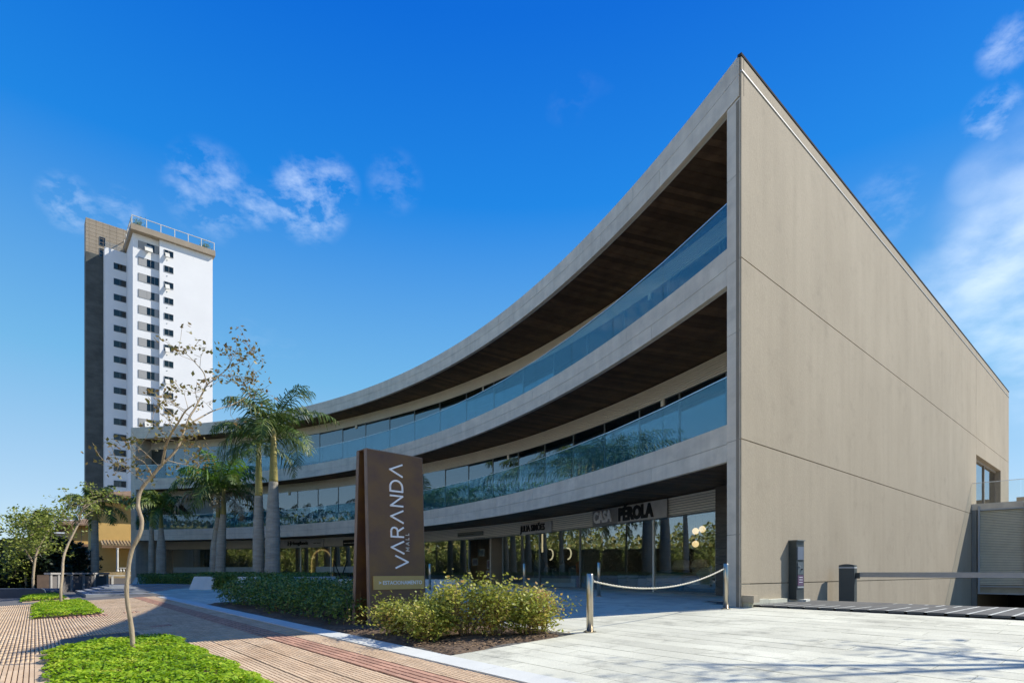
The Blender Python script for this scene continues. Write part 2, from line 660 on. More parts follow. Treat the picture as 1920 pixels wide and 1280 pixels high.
L_shrub = leafmat('shrub_leaf', [(.14, .14, .04), (.26, .31, .05), (.40, .43, .065), (.52, .44, .12), (.54, .27, .08)], .35, noise=1.3)
L_palm = leafmat('palm_leaflet', [(.035, .065, .010), (.07, .125, .018), (.13, .20, .026), (.22, .25, .07)], .25, spec=.5)
L_palmy = leafmat('palm_leaflet_young', [(.06, .13, .012), (.10, .22, .015), (.16, .28, .02)], .35)
L_dead = leafmat('dry_frond', [(.20, .145, .075), (.30, .23, .13), (.36, .30, .19)], .2)
L_tree = leafmat('tree_leaf_brown', [(.11, .12, .03), (.19, .18, .05), (.27, .21, .075), (.24, .15, .06)], .3)
L_treeg = leafmat('tree_leaf_green', [(.14, .19, .03), (.25, .31, .05), (.36, .38, .09)], .35)
L_conif = leafmat('conifer_leaf', [(.010, .02, .009), (.02, .036, .013), (.03, .05, .02)], .1)
L_bank = leafmat('bank_leaf', [(.11, .15, .04), (.21, .25, .06), (.36, .35, .10), (.46, .38, .13)], .25)
M_mul = pmat('dead_leaf_litter', (.20, .13, .07), .9, rnd=.5)

# ------------------------------------------------------------------ ground, road, pavement
TH0, TH1 = R(13.6), R(80.6)
CC = Vector((-37.029, 2.393))
_th = np.radians([13.6, 14.9, 17.8, 20.5, 24.9, 28.3, 36.9, 41.6, 54.4, 58.1, 70.4, 80.5])
_rs = np.array([.158, .055, .0085, -.064, -.033, -.098, -.16, -.04, .12, .14, .02, -.12])
_pc = np.polyfit(_th, _rs, 4)


def P(th, d=0.):
    r = 43.113 + float(np.polyval(_pc, min(max(th, TH0), TH1))) + d
    return Vector((CC.x + r * math.cos(th), CC.y + r * math.sin(th)))


def polar(p): return math.atan2(p[1] - CC.y, p[0] - CC.x), math.hypot(p[0] - CC.x, p[1] - CC.y)
def dlou(th):
    return float(np.interp(math.degrees(th), [13, 18, 33, 51, 81], [2.7, 2.65, 2.4, 1.62, 1.55]))
_TM = {}


def tmin(d):
    """smallest angle at which the curve set back by d still lies inside the end wall"""
    k = round(d, 3)
    if k not in _TM:
        a, c = TH0, TH0 + .4
        for _ in range(40):
            m_ = (a + c) / 2
            q = P(m_, d) - CA
            if q.x * W2.y - q.y * W2.x > -.385: a = m_
            else: c = m_
        _TM[k] = c
    return _TM[k]


def rm(t, d):
    if d < .15: return t
    a0 = TH0 + .40 / 43.1
    lo = max(a0, tmin(d))
    return lo + (t - a0) * (TH1 - lo) / (TH1 - a0)


def PR(t, d): return P(rm(t, d), d)


def clip(poly, lim=-.385):
    """the part of a polygon inside the end wall"""
    out = []
    f = lambda p: (p - CA).dot(K2) - lim
    for i, p in enumerate(poly):
        q = poly[(i + 1) % len(poly)]
        a, c = f(p), f(q)
        if a <= 0: out.append(p)
        if (a <= 0) != (c <= 0): out.append(p.lerp(q, a / (a - c)))
    return out


DG = 2.8                                                   # recess of the ground-floor shop fronts


def sheet(name, s0, s1, n0, n1, dz, mat, step=1.0, keep=None, zf=None, label=None):
    b = MB()
    ns, nn = max(1, int(round((s1 - s0) / step))), max(1, int(round((n1 - n0) / step)))
    for i in range(ns):
        for j in range(nn):
            c = [(s0 + (s1 - s0) * a / ns, n0 + (n1 - n0) * q / nn) for a, q in ((i, j), (i + 1, j), (i + 1, j + 1), (i, j + 1))]
            if keep and not keep((c[0][0] + c[2][0]) / 2, (c[0][1] + c[2][1]) / 2): continue
            b.add([(*sn(*q), (zf or gz)(*q) + dz) for q in c], [(0, 1, 2, 3)])
    return b.build(name, mat, kind='structure', label=label)


# far ground: four wide sheets round the ramp well beside the end wall
b = MB()
def wq(t0, t1, k0, k1, z): return [(*wk(t0, k0), z), (*wk(t1, k0), z), (*wk(t1, k1), z), (*wk(t0, k1), z)]
for (t0, t1, k0, k1) in ((-1500, 3, -1500, 1500), (45, 1500, -1500, 1500), (3, 45, -1500, .02), (3, 45, 9, 1500)):
    b.add(wq(t0, t1, k0, k1, -.40), [(0, 1, 2, 3)])
b.build('ground', M_earth, kind='structure')
# road of asphalt along the pavement and the side street beyond it
road = sheet('road', -60, 140, -12.5, -2.75, -.15, M_asph, 5, zf=lambda s, n: .2 + .006 * min(s, 60) + .05 * -2.7)
side = sheet('side_street', 29.2, 60, -2.75, 4.0, -.02, M_asph, 2.0)
b = MB()
for i in range(60):
    s0 = -4 + i * .8
    if s0 > 28: break
    b.hexa([g3(s0 + .005, -2.75, -.2), g3(s0 + .79, -2.75, -.2), g3(s0 + .79, -2.55, -.2), g3(s0 + .005, -2.55, -.2)],
           [g3(s0 + .005, -2.75), g3(s0 + .79, -2.75), g3(s0 + .79, -2.55), g3(s0 + .005, -2.55)])
b.build('road_kerb', M_pave, kind='structure')
# ramp well down beside the end wall
b = MB()
zr = lambda t: .88 - .12 * (t - 3.3)
b.add([(*wk(3.3, 0.03), zr(3.3)), (*wk(30, 0.03), zr(30)), (*wk(30, 9), zr(30)), (*wk(3.3, 9), zr(3.3))], [(0, 1, 2, 3)])
b.add([(*wk(30, 0.03), zr(30)), (*wk(45, 0.03), zr(30)), (*wk(45, 9), zr(30)), (*wk(30, 9), zr(30))], [(0, 1, 2, 3)])
b.build('garage_ramp', M_cobble, kind='structure')

# planted beds cut out of the pavement: (s0, s1, n0, n1)
BEDS = [(5.2, 12.05, .17, 1.95), (20.4, 28.0, .0, 1.5), (31.5, 37.5, -.4, 1.0)]
COVER = (12.55, 14.15, .35, 1.65)
BED = (6.55, 21.2, 4.35, 6.88)
PL_A = [Vector((-26.5, 39.6)), Vector((-21.3, 36.7)), Vector((-20.6, 40.2)), Vector((-26.4, 43.2))]
PL_B = [Vector((-16.9, 29.7)), Vector((-10.6, 26.8)), Vector((-9.2, 30.6)), Vector((-16.6, 38.2)), Vector((-20.2, 37.6))]
PL_C = [Vector((-8.2, 26.0)), Vector((-2.2, 25.0)), Vector((-1.6, 26.3)), Vector((-7.6, 28.2))]


def inside(p, poly):
    c = False
    n = len(poly)
    for i in range(n):
        a, q = poly[i], poly[(i + 1) % n]
        if (a.y > p[1]) != (q.y > p[1]) and p[0] < (q.x - a.x) * (p[1] - a.y) / (q.y - a.y) + a.x: c = not c
    return c


def in_rect(s, n, r, m=0.): return r[0] - m < s < r[1] + m and r[2] - m < n < r[3] + m


walk = sheet('sidewalk', -4, 29.2, -2.55, 4.0, -.016, M_groove, .8)
# grooved paving tiles: seven ridges each
TS = .40


def tile_mesh(name, bars, gap, hgt, mat):
    b = MB()
    p = TS / bars
    for i in range(bars):
        y0, y1 = -TS / 2 + i * p + gap / 2, -TS / 2 + (i + 1) * p - gap / 2
        x0, x1 = -TS / 2 + .0035, TS / 2 - .0035
        b.add([(x0, y0, -.016), (x1, y0, -.016), (x1, y1, -.016), (x0, y1, -.016), (x0, y0 + .002, hgt), (x1, y0 + .002, hgt), (x1, y1 - .002, hgt), (x0, y1 - .002, hgt)],
              [(4, 5, 6, 7), (0, 1, 5, 4), (2, 3, 7, 6), (1, 2, 6, 5), (3, 0, 4, 7)])
    me = bpy.data.meshes.new(name)
    me.from_pydata(b.v, [], b.f)
    me.materials.append(mat)
    return me, np.array(b.v), b.f


T_sand = tile_mesh('paving_tile', 7, .011, 0., M_tile)
T_red = tile_mesh('tactile_tile', 4, .024, .004, M_tilered)
slope_n, slope_s = math.atan(.05), math.atan(.006)
TILT = Matrix(((S2.x, N2.x, 0), (S2.y, N2.y, 0), (.006, .05, 1))).to_4x4()
cells = []
for i in range(int((29.2 + 4) / TS)):
    for j in range(16):
        s, n = -4 + (i + .5) * TS, -2.4 + (j + .5) * TS
        if any(in_rect(s, n, r, .12) for r in BEDS) or in_rect(s, n, COVER, .05): continue
        red = (j == 14 or (in_rect(s, n, (19.75, 20.25, .5, 1.6))) or rng.rand() < .004)
        p = sn(s, n)
        if p.y < 1.2 or abs(p.x / p.y) > 1.1 and p.length > 6:
            vis = False
        else:
            vis = True
        cells.append((p.length if vis else 900 + p.length, s, n, red))
cells.sort(key=lambda c: c[0])
far_v = {0: [[], []], 1: [[], []]}
cnt = 0
for (dist, s, n, red) in cells:
    me, tv, tf = T_red if red else T_sand
    q = g3(s, n, rng.uniform(-.0012, .0012))
    if cnt < 290 and dist < 900:
        o = bpy.data.objects.new('tactile_tile' if red else 'paving_tile', me)
        mt = TILT.copy()
        mt.translation = q
        o.parent = walk
        o.matrix_local = mt
        COL.objects.link(o)
        cnt += 1
    else:
        if dist > 900 and sn(s, n).y < -1: continue
        V, Fs = far_v[int(red)]
        off = sum(len(x) for x in V)
        w = tv @ np.array([[S2.x, S2.y, .006], [N2.x, N2.y, .05], [0, 0, 1]]) + np.array(q)
        V.append(w)
        Fs.append(np.array(tf) + off)
for k, mt, nm in ((0, M_tile, 'paving_tiles'), (1, M_tilered, 'tactile_tiles')):
    V, Fs = far_v[k]
    if V: np_mesh(nm, np.concatenate(V), np.concatenate(Fs), mt, parent=walk, kind='stuff')

# plaza and driveway of long pale stones
def plaza_keep(s, n):
    p = sn(s, n)
    th, r = polar(p)
    if in_rect(s, n, BED, -.02): return False
    if th > R(13.2) and r > 43.1 + DG + .6 and n > 5: return False
    k = (p - CA).dot(K2)
    t = (p - CA).dot(W2)
    if t > .05 and -1.2 < k < .02: return False
    if t > .25 and k > 0: return False
    if n > 21: return False
    return True


plaza = sheet('plaza', -4, 50, 4.0, 24, -.012, M_mortar, .5, keep=lambda s, n: plaza_keep(s, n) or (polar(sn(s, n))[1] < 47 and not in_rect(s, n, BED, -.5) and (sn(s, n) - CA).dot(W2) < 3.4))
stones = []
row, ln = .36, 1.5
for j in range(int((24 - 4.36) / row)):
    off = (j % 3) * .42 + rng.uniform(-.1, .1)
    for i in range(-2, int(56 / ln)):
        s0, n0 = -5 + i * ln + off, 4.36 + j * row
        if s0 < -4 or s0 + ln > 50: continue
        spans = [(s0, s0 + ln)]
        if BED[2] - .1 < n0 < BED[3] - .05:
            spans = [(s0, min(s0 + ln, BED[0])), (max(s0, BED[1]), s0 + ln)]
        for (a_, c_) in spans:
            if c_ - a_ < .08: continue
            cs = [(a_ + .004, n0 + .0065), (c_ - .004, n0 + .0065), (c_ - .004, n0 + row - .0065), (a_ + .004, n0 + row - .0065)]
            ps = [sn(*q) for q in cs]
            mid = (ps[0] + ps[2]) / 2
            th, r = polar(mid)
            k, t = (mid - CA).dot(K2), (mid - CA).dot(W2)
            if (th > R(13.2) and r > 43.1 + DG + .6 and n0 > 5) or n0 > 21: continue
            if k > .02:
                f = lambda p: (p - CA).dot(W2) - .262
                if all(f(p) > 0 for p in ps): continue
                out = []
                for i_, p in enumerate(ps):
                    q = ps[(i_ + 1) % 4]
                    A_, B_ = f(p), f(q)
                    if A_ <= 0: out.append(p)
                    if (A_ <= 0) != (B_ <= 0): out.append(p.lerp(q, A_ / (A_ - B_)))
                cs = [to_sn(p) for p in out]
            elif t > .05 and k > -1.0: continue
            if len(cs) >= 3: stones.append(cs)
vis = []
for cs in stones:
    m = sn(sum(q[0] for q in cs) / len(cs), sum(q[1] for q in cs) / len(cs))
    ok = m.y > 3 and abs(m.x / m.y) < 1.0
    vis.append((m.length if ok else 500 + m.length, cs))
vis.sort(key=lambda a: a[0])
rest = MB()
cnt = 0
for (dist, cs) in vis:
    dz = rng.uniform(-.0018, .0018)
    bt, tp = [g3(*q, -.012) for q in cs], [g3(*q, dz) for q in cs]
    if dist < 500 and cnt < 290:
        N_ = len(cs)
        MB().add(bt + tp, [tuple(range(N_, 2 * N_))] + [(q, (q + 1) % N_, N_ + (q + 1) % N_, N_ + q) for q in range(N_)]).build('paving_stone', M_pave, parent=plaza)
        cnt += 1
    else:
        N_ = len(cs)
        rest.add(bt + tp, [tuple(range(N_, 2 * N_))] + [(q, (q + 1) % N_, N_ + (q + 1) % N_, N_ + q) for q in range(N_)])
rest.build('paving_stones', M_pave, parent=plaza, kind='stuff')
# border of pale kerb stones between pavement and bed
for i in range(26):
    s0 = -3 + i * 1.2
    if s0 > 27: break
    cs = [(s0 + .004, 4.0), (s0 + 1.196, 4.0), (s0 + 1.196, 4.352), (s0 + .004, 4.352)]
    MB().hexa([g3(*q, -.1) for q in cs], [g3(*q, .012) for q in cs]).build('border_stone', M_stonew, parent=plaza)

# bed with soil
bed = sheet('garden_bed', BED[0] + .02, BED[1], BED[2] + .005, BED[3], .0, M_soil, .25, zf=lambda s, n: gz(s, n) + .03 * math.sin(s * 3.1) * math.sin(n * 4.3) + (.02 if 4.5 < n < 6.7 and 6.8 < s < 21 else -.03))
# dark ramp slabs in front of the barrier
strip = MB().add([(*wk(.28, .02), .887), (*wk(3.3, .02), .887), (*wk(3.3, 9), .887), (*wk(.28, 9), .887)], [(0, 1, 2, 3)]).build('ramp_apron', pmat('pale_joint', (.50, .52, .48), .9), kind='structure')
for i in range(30):
    k0 = .05 + i * .30
    for t0, t1 in ((.28, 1.285), (1.29, 2.285), (2.29, 3.3)):
        MB().hexa([(*wk(t0, k0), .85), (*wk(t1, k0), .85), (*wk(t1, k0 + .245), .85), (*wk(t0, k0 + .245), .85)],
                  [(*wk(t0, k0), .89), (*wk(t1, k0), .89), (*wk(t1, k0 + .245), .89), (*wk(t0, k0 + .245), .89)]).build('ramp_slab', M_cobble, parent=strip)
# steel covers set into the pavement
cov = empty('utility_cover', g3(13.3, 1.0), 'dark steel utility cover let into the pavement behind the nearest grass bed', 'utility cover')
for (s0, s1, n0, n1) in ((12.58, 14.1, .38, .86), (12.58, 14.2, .875, 1.30), (12.58, 14.1, 1.315, 1.62)):
    cs = [(s0, n0), (s1, n0), (s1, n1), (s0, n1)]
    MB().hexa([g3(*q, -.014) for q in cs], [g3(*q, .006) for q in cs]).build('cover_plate', pmat('cover_steel', (.03, .033, .036), .6, var=.2), parent=cov)
# shallow steps between side street and plaza
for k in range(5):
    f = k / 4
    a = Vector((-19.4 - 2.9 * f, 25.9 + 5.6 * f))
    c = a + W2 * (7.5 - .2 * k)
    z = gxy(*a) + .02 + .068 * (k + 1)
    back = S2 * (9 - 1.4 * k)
    o = MB().prism([a, c, c + back, a + back], .3 + .002 * k, .60 + .075 * k).build('plaza_step', pmat('shade_toned_step', (.27, .285, .29), .85, var=.1), kind='structure')  # stone colour darkened to stand in for the shade lying on the steps

# ------------------------------------------------------------------ the mall
mall = empty('shopping_mall', (0, 30, .8), 'grey three-storey shopping mall with curved glass balconies and sandy end wall', 'building')
NSEG = 60
def ths(a=TH0, b=TH1, n=NSEG): return [a + (b - a) * i / n for i in range(n + 1)]


def arc_solid(b, tl, d0, d1, z0, z1):
    """solid between recesses d0 < d1 (numbers or functions of the angle)"""
    f0 = d0 if callable(d0) else (lambda t: d0)
    f1 = d1 if callable(d1) else (lambda t: d1)
    vs, fs = [], []
    for t in tl:
        p, q = PR(t, f0(t)), PR(t, f1(t))
        vs += [(p.x, p.y, z0), (q.x, q.y, z0), (q.x, q.y, z1), (p.x, p.y, z1)]
    n = len(tl)
    for i in range(n - 1):
        for k in range(4):
            fs.append((i * 4 + k, i * 4 + (k + 1) % 4, (i + 1) * 4 + (k + 1) % 4, (i + 1) * 4 + k))
    fs += [(0, 1, 2, 3)[::-1], tuple((n - 1) * 4 + k for k in range(4))]
    b.add(vs, fs)


JW = .40 / 43.1
E_far = wk(35.2, 0)
BACK = [E_far, Vector((20, 50)), Vector((-10, 50)), P(TH1, 4)]


def floorplate(name, d, z0, z1, mat):
    poly = [P(t, d) for t in ths(TH0 + JW, TH1, 50)]
    poly = poly + [BACK[3], BACK[2], BACK[1], E_far - K2 * .42]
    return MB().prism(poly, z0, z1).build(name, mat, parent=mall)


M_ceil = pmat('slab_concrete', (.30, .30, .29), .9)
floorplate('roof', .14, 12.30, 12.85, M_conc)
floorplate('floor_slab', .14, 8.30, 8.80, M_ceil)
floorplate('floor_slab', .14, 4.30, 4.80, M_ceil)
M_floor = pmat('shop_floor', (.30, .29, .27), .35, var=.08)
poly = [PR(t, DG - .05) for t in ths(TH0 + JW, TH1, 50)]
MB().prism(poly + [BACK[3], BACK[2], BACK[1], E_far - K2 * .42], .50, .905).build('shop_floor', M_floor, parent=mall)
bk = MB()
pts = [E_far - K2 * .01] + BACK[1:]
for a, c in zip(pts[:-1], pts[1:]):
    dd = (c - a).normalized()
    nn = Vector((-dd.y, dd.x)) * .3
    bk.prism([a, c, c + nn, a + nn], -.4, 12.9)
bk.build('rear_wall', M_wall, parent=mall)
# end wall: core, then render panels with open joints
core = MB()
def wbox(bm, t0, t1, k0, k1, z0, z1): bm.prism([wk(t0, k0), wk(t1, k0), wk(t1, k1), wk(t0, k1)], z0, z1)
WT0, WT1, WZ0, WZ1 = 25.3, 32.3, 5.06, 7.67
wbox(core, .45, WT0, -.38, 0, -3, 12.96)
wbox(core, WT0, WT1, -.38, 0, -3, WZ0)
wbox(core, WT0, WT1, -.38, 0, WZ1, 12.96)
wbox(core, WT1, 35.2, -.38, 0, -3, 12.96)
core.build('end_wall', M_wallcore, parent=mall)
for (t0, t1, z0, z1) in [(0, 25.2, -3, 1.35), (25.2, 35.2, -3, 1.35), (0, 25.2, 1.35, 4.55), (25.2, 35.2, 1.35, 4.55),
                         (0, 25.2, 4.55, 8.54), (25.2, WT1, 4.55, WZ0), (WT1, 35.2, 4.55, 8.54), (25.2, WT1, WZ1, 8.54),
                         (0, 25.2, 8.54, 12.64), (25.2, 35.2, 8.54, 12.64), (0, 25.2, 12.66, 12.97), (25.2, 35.2, 12.66, 12.97)]:
    m = MB()
    wbox(m, t0 + (.012 if t0 else 0.0), t1 - .012, .002, .032, z0 + .012, z1 - .012)
    m.build('wall_panel', M_wall, parent=mall)
m = MB(); wbox(m, 0, 35.2, .002, .05, 12.635, 12.665); m.build('wall_flashing', M_flash, parent=mall)
m = MB(); wbox(m, -.02, 35.25, -.05, .045, 12.975, 13.03); m.build('wall_coping', M_coping, parent=mall)
# tall window in the end wall
wf = MB()
for (t0, t1, z0, z1) in ((WT0, WT0 + .12, WZ0, WZ1), (WT1 - .12, WT1, WZ0, WZ1), (WT0 + .12, WT1 - .12, WZ1 - .12, WZ1), (WT0 + .12, WT1 - .12, WZ0, WZ0 + .08), (28.7, 28.8, WZ0 + .08, WZ1 - .12)):
    wbox(wf, t0, t1, -.30, -.18, z0, z1)
wfo = wf.build('end_window_frame', pmat('bronze_frame', (.24, .20, .15), .5), parent=mall)
m = MB(); wbox(m, WT0 + .12, WT1 - .12, -.25, -.235, WZ0 + .08, WZ1 - .12); m.build('pane', M_glass, parent=wfo)
# slim end pier of concrete blocks
PB = P(TH0 + JW)
for z0, z1 in ((.5, 2.45), (2.45, 4.55), (4.55, 6.95), (6.95, 8.54), (8.54, 10.45), (10.45, 12.10)):
    MB().prism([CA, PB, PB + W2 * .46, CA + W2 * .46], z0 + .006, z1 - .006).build('pier_block', M_conc, parent=mall)
m = MB(); m.prism([CA + Vector((-.012, .02)), PB + Vector((.02, -.02)), PB + W2 * .44, CA + W2 * .44 - K2 * .012], .6, 12.05); m.build('pier_core', M_wallcore, parent=mall)
# far end wall and pier
TL = TH1
u = (P(TL, 1) - P(TL)).normalized()
v = Vector((u.y, -u.x))
if (P(TL - .1) - P(TL)).dot(v) < 0: v = -v
A = P(TL)
MB().prism([A, A + v * .42, A + v * .42 + u * 4, A + u * 4], .2, 12.97).build('far_end_wall', M_conc, parent=mall)
M_stair = pmat('lobby_partition', (.30, .31, .30), .8)  # plain grey of the stair sides
for (pts_, lab_) in ((((333, 937), (389, 937), (414, 966), (360, 966)), 'stair_side'), (((392, 937), (400, 937), (421, 958), (414, 962)), 'stair_side')):
    q_ = []
    for (u_, v_) in pts_:
        t_ = min((abs(P(t, 2.2).x * F - (u_ - CX) * P(t, 2.2).y), t) for t in ths(R(60), TH1, 900))[1]
        q_.append((t_, EYE - (v_ - HY) / F * P(t_, 2.2).y))
    f_ = [Vector((*P(t, 2.2), z)) for t, z in q_]
    b_ = [Vector((*P(t, 2.4), z)) for t, z in q_]
    MB().hexa(f_, b_).build(lab_, M_stair, parent=mall)
m = MB(); arc_solid(m, ths(R(70), TH1, 8), 3.6, 3.75, 4.8, 8.28); m.build('lobby_wall', M_dark, parent=mall)

# fascias: two rows of concrete panels
for (z0, z1, zm) in ((12.12, 13.02, 12.60), (8.12, 8.97, 8.52), (4.12, 4.97, 4.52)):
    NP = 16
    top = z0 > 12
    a0 = TH0 if top else TH0 + JW
    for rowi, (za, zb) in enumerate(((z0, zm), (zm, z1))):
        cuts = [a0 + (TH1 - a0) * (i + (.42 if rowi and 0 < i < NP else 0)) / NP for i in range(NP + 1)]
        for a, c in zip(cuts[:-1], cuts[1:]):
            m = MB()
            g = .005 / 43
            arc_solid(m, ths(a + g, c - g, 6), 0., .12, za + .005, zb - .005)
            m.build('fascia_panel', M_conc, parent=mall)
    m = MB(); arc_solid(m, ths(a0, TH1), .02, .13, z0 + .02, z1 - .03); m.build('fascia_backing', M_wallcore, parent=mall)
    m = MB(); arc_solid(m, ths(TH0 + JW, TH1), .122, .20, z0 + .035, z0 + .09); m.build('drip_edge', M_slat, parent=mall)

# soffits: narrow timber boards running back to the louvres
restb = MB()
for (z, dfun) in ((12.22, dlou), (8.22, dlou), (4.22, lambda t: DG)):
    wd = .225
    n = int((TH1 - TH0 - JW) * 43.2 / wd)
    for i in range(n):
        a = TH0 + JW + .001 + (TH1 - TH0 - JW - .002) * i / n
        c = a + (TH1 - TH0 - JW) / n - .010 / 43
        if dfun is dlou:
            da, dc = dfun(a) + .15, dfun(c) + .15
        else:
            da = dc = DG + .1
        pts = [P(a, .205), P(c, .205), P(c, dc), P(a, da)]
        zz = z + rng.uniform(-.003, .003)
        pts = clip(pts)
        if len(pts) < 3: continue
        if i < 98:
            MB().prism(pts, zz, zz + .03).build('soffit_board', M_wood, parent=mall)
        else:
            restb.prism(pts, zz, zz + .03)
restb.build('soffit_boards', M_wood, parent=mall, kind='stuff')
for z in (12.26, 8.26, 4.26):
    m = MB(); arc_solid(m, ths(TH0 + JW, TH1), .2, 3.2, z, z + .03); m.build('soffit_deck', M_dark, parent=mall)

# louvre bands and glazing of the upper floors, sign band of the ground floor
for (zt, dfun, h) in ((12.2, dlou, .60), (8.2, dlou, .60), (4.2, lambda t: DG, .68)):
    for k in range(8):
        z1 = zt - .03 - k * h / 8
        m = MB(); arc_solid(m, ths(TH0 + JW, TH1, 50), dfun, (lambda t, f=dfun: f(t) + .045), z1 - h / 8 * .72, z1); m.build('louvre_slat', M_slat, parent=mall)
    m = MB(); arc_solid(m, ths(TH0 + JW, TH1, 50), (lambda t, f=dfun: f(t) + .05), (lambda t, f=dfun: f(t) + .12), zt - .05 - h, zt); m.build('louvre_back', M_mull, parent=mall)


def flat_pane(a, c, da, dc, z0, z1, th=.012):
    p, q = PR(a, da), PR(c, dc)
    e = (q - p).normalized()
    nn = Vector((-e.y, e.x)) * th
    return MB().prism([p, q, q + nn, p + nn], z0, z1)


def mull(th, d, z0, z1, w=.06, dp=.10):
    th = rm(th, d)
    p = P(th, d)
    rdir = (P(th, d + 1) - p).normalized()
    e = Vector((-rdir.y, rdir.x))
    return MB().prism([p - e * w / 2 - rdir * .02, p + e * w / 2 - rdir * .02, p + e * w / 2 + rdir * dp, p - e * w / 2 + rdir * dp], z0, z1)


for zf, ztop in ((8.8, 11.58), (4.8, 7.58)):
    n = 21
    fr = MB()
    tl = ths(TH0 + JW, TH1 - (.14 if zf < 8 else 0), n)
    for i, (a, c) in enumerate(zip(tl[:-1], tl[1:])):
        da, dc = dlou(a) + .06, dlou(c) + .06
        g = .03 / 43
        flat_pane(a + g, c - g, da, dc, zf + .06, ztop).build('window_pane', M_glass, parent=mall)
        mull(a, dlou(a) + .05, zf, ztop).build('mullion', M_mull, parent=mall)
        if i % 5 == 2:
            # short grey door closer boxes under the louvres
            mull(a + .4 * (c - a), dlou(a), ztop - .22, ztop, w=.16).build('motor_box', M_slat, parent=mall)
    arc_solid(fr, ths(TH0 + JW, TH1, 50), (lambda t: dlou(t) + .03), (lambda t: dlou(t) + .12), zf, zf + .06)
    fr.build('window_sill', M_mull, parent=mall)
# dark back walls of the shops upstairs
M_in = pmat('shop_interior', (.16, .15, .13), .9, var=.3, scale=.5)
for z0, z1 in ((8.8, 12.28), (4.8, 8.28)):
    m = MB(); arc_solid(m, [x for x in ths(TH0 + .06, TH1, 60) if x < R(66)], 6.0, 6.15, z0, z1); m.build('shop_back_wall', M_in, parent=mall)

# balustrades of blue glass
for z0, z1 in ((8.97, 10.02), (4.97, 6.06)):
    n = 19
    tl = ths(TH0 + JW + .001, TH1 - .01, n)
    for a, c in zip(tl[:-1], tl[1:]):
        g = .012 / 43
        m = MB(); arc_solid(m, ths(a + g, c - g, 4), .045, .061, z0, z1); m.build('balustrade_pane', M_balu, parent=mall)
    m = MB(); arc_solid(m, tl, .038, .068, z1 + .001, z1 + .022); m.build('handrail', M_rail, parent=mall)

# ground-floor shop fronts
zb, zt = .905, 3.50
n = 30
tl = ths(TH0 + JW + .0605, TH1 - .03, n)
door_at = (9, 10)
for i, (a, c) in enumerate(zip(tl[:-1], tl[1:])):
    g = .012 / 43
    if i not in door_at:
        flat_pane(a + g, c - g, DG + .05, DG + .05, zb + .05, zt).build('shop_pane', M_shop, parent=mall)
    if i in (0, 2, 5, 7, 9, 11, 14, 16, 18, 20, 22, 25, 27):
        mull(a, DG + .03, zb, zt, w=.07).build('mullion', M_mull if i % 2 else M_slat, parent=mall)
    if i >= 17 and i not in (21, 22, 23):
        flat_pane(a + g, c - g, DG + .038, DG + .038, 1.62, 2.05, .004).build('frosted_band', M_frost, parent=mall)
m = MB(); arc_solid(m, ths(TH0 + JW, TH1, 50), DG + .02, DG + .10, zb, zb + .05); m.build('shop_sill', M_mull, parent=mall)
m = MB(); arc_solid(m, ths(TH0 + JW, TH1, 50), DG + .0, DG + .12, zt, zt + .05); m.build('shop_header', M_mull, parent=mall)
# pier of brown stone courses beside the last shop front
for k in range(14):
    z0 = .9 + k * .238
    a, c = TH0 + JW * .9, TH0 + JW + .044
    m = MB(); arc_solid(m, [TH0 + JW, TH0 + JW + .03, TH0 + JW + .0595], DG - .1, DG + .35, z0 + .004, z0 + .234)
    m.build('pier_course', pmat('brown_stone', (.115, .10, .078), .7, var=.2, scale=2, stretch=(1, 1, 6), rnd=.12), parent=mall)
# partition walls and back walls of the shops
M_shopw = pmat('shop_wall', (.42, .36, .27), .8, var=.15, scale=.7)
m = MB(); arc_solid(m, [x for x in ths(TH0 + .05, TH1, 60) if x < R(64)], 8.5, 8.65, .905, 4.28); m.build('shop_back_wall', M_shopw, parent=mall)
for q in (.272, .44, .60, .78, .93, 1.08):
    a = TH0 + q
    MB().prism([P(a, DG + .2), P(a + .003, DG + .2), P(a + .003, 8.4 if q < .8 else 3.9), P(a, 8.4 if q < .8 else 3.9)], .905, 4.28).build('shop_partition', M_shopw, parent=mall)

# parapet block and terrace beside the end wall
terr = empty('parking_entrance', (*wk(26, 4), 0), 'metal louvred parking entrance with a terrace on top, against the sandy wall', 'entrance')
m = MB(); wbox(m, 24.0, 44, .04, 8.5, 4.72, 5.02); m.build('terrace_slab', M_conc, parent=terr)
m = MB(); wbox(m, 24.0, 24.2, .04, .24, -2, 4.72); wbox(m, 24, 24.2, 8.2, 8.5, -2, 4.72); m.build('side_post', M_mull, parent=terr)
for k0 in (.30, 2.0, 3.8, 5.6, 7.4):
    m = MB(); wbox(m, 23.93, 23.99, k0, k0 + .07, .55, 4.9); m.build('frame_post', M_flash, parent=terr)
for z in (.55, .90, 4.66):
    m = MB(); wbox(m, 23.94, 23.99, .28, 8.2, z, z + .06); m.build('frame_rail', M_flash, parent=terr)
for i in range(46):
    z = 1.02 + i * .079
    m = MB()
    m.hexa([(*wk(24.0, .3), z), (*wk(24.0, 8.2), z), (*wk(24.03, 8.2), z), (*wk(24.03, .3), z)],
           [(*wk(24.04, .3), z + .055), (*wk(24.04, 8.2), z + .055), (*wk(24.07, 8.2), z + .055), (*wk(24.07, .3), z + .055)])
    m.build('louvre', pmat('screen_louvre', (.80, .75, .56), .55, metal=.2, var=.06), parent=terr)
m = MB(); wbox(m, 24.10, 24.13, .25, 8.2, .6, 4.7); m.build('sun_block_sheet', pmat('sun_block_paint', (.42, .39, .29), .8), parent=terr)  # added sheet behind the louvres to block the sun patch in the garage
m = MB(); wbox(m, 34.7, 34.9, .04, 8.4, -2.8, 4.7); m.build('garage_back', M_dark, parent=terr)
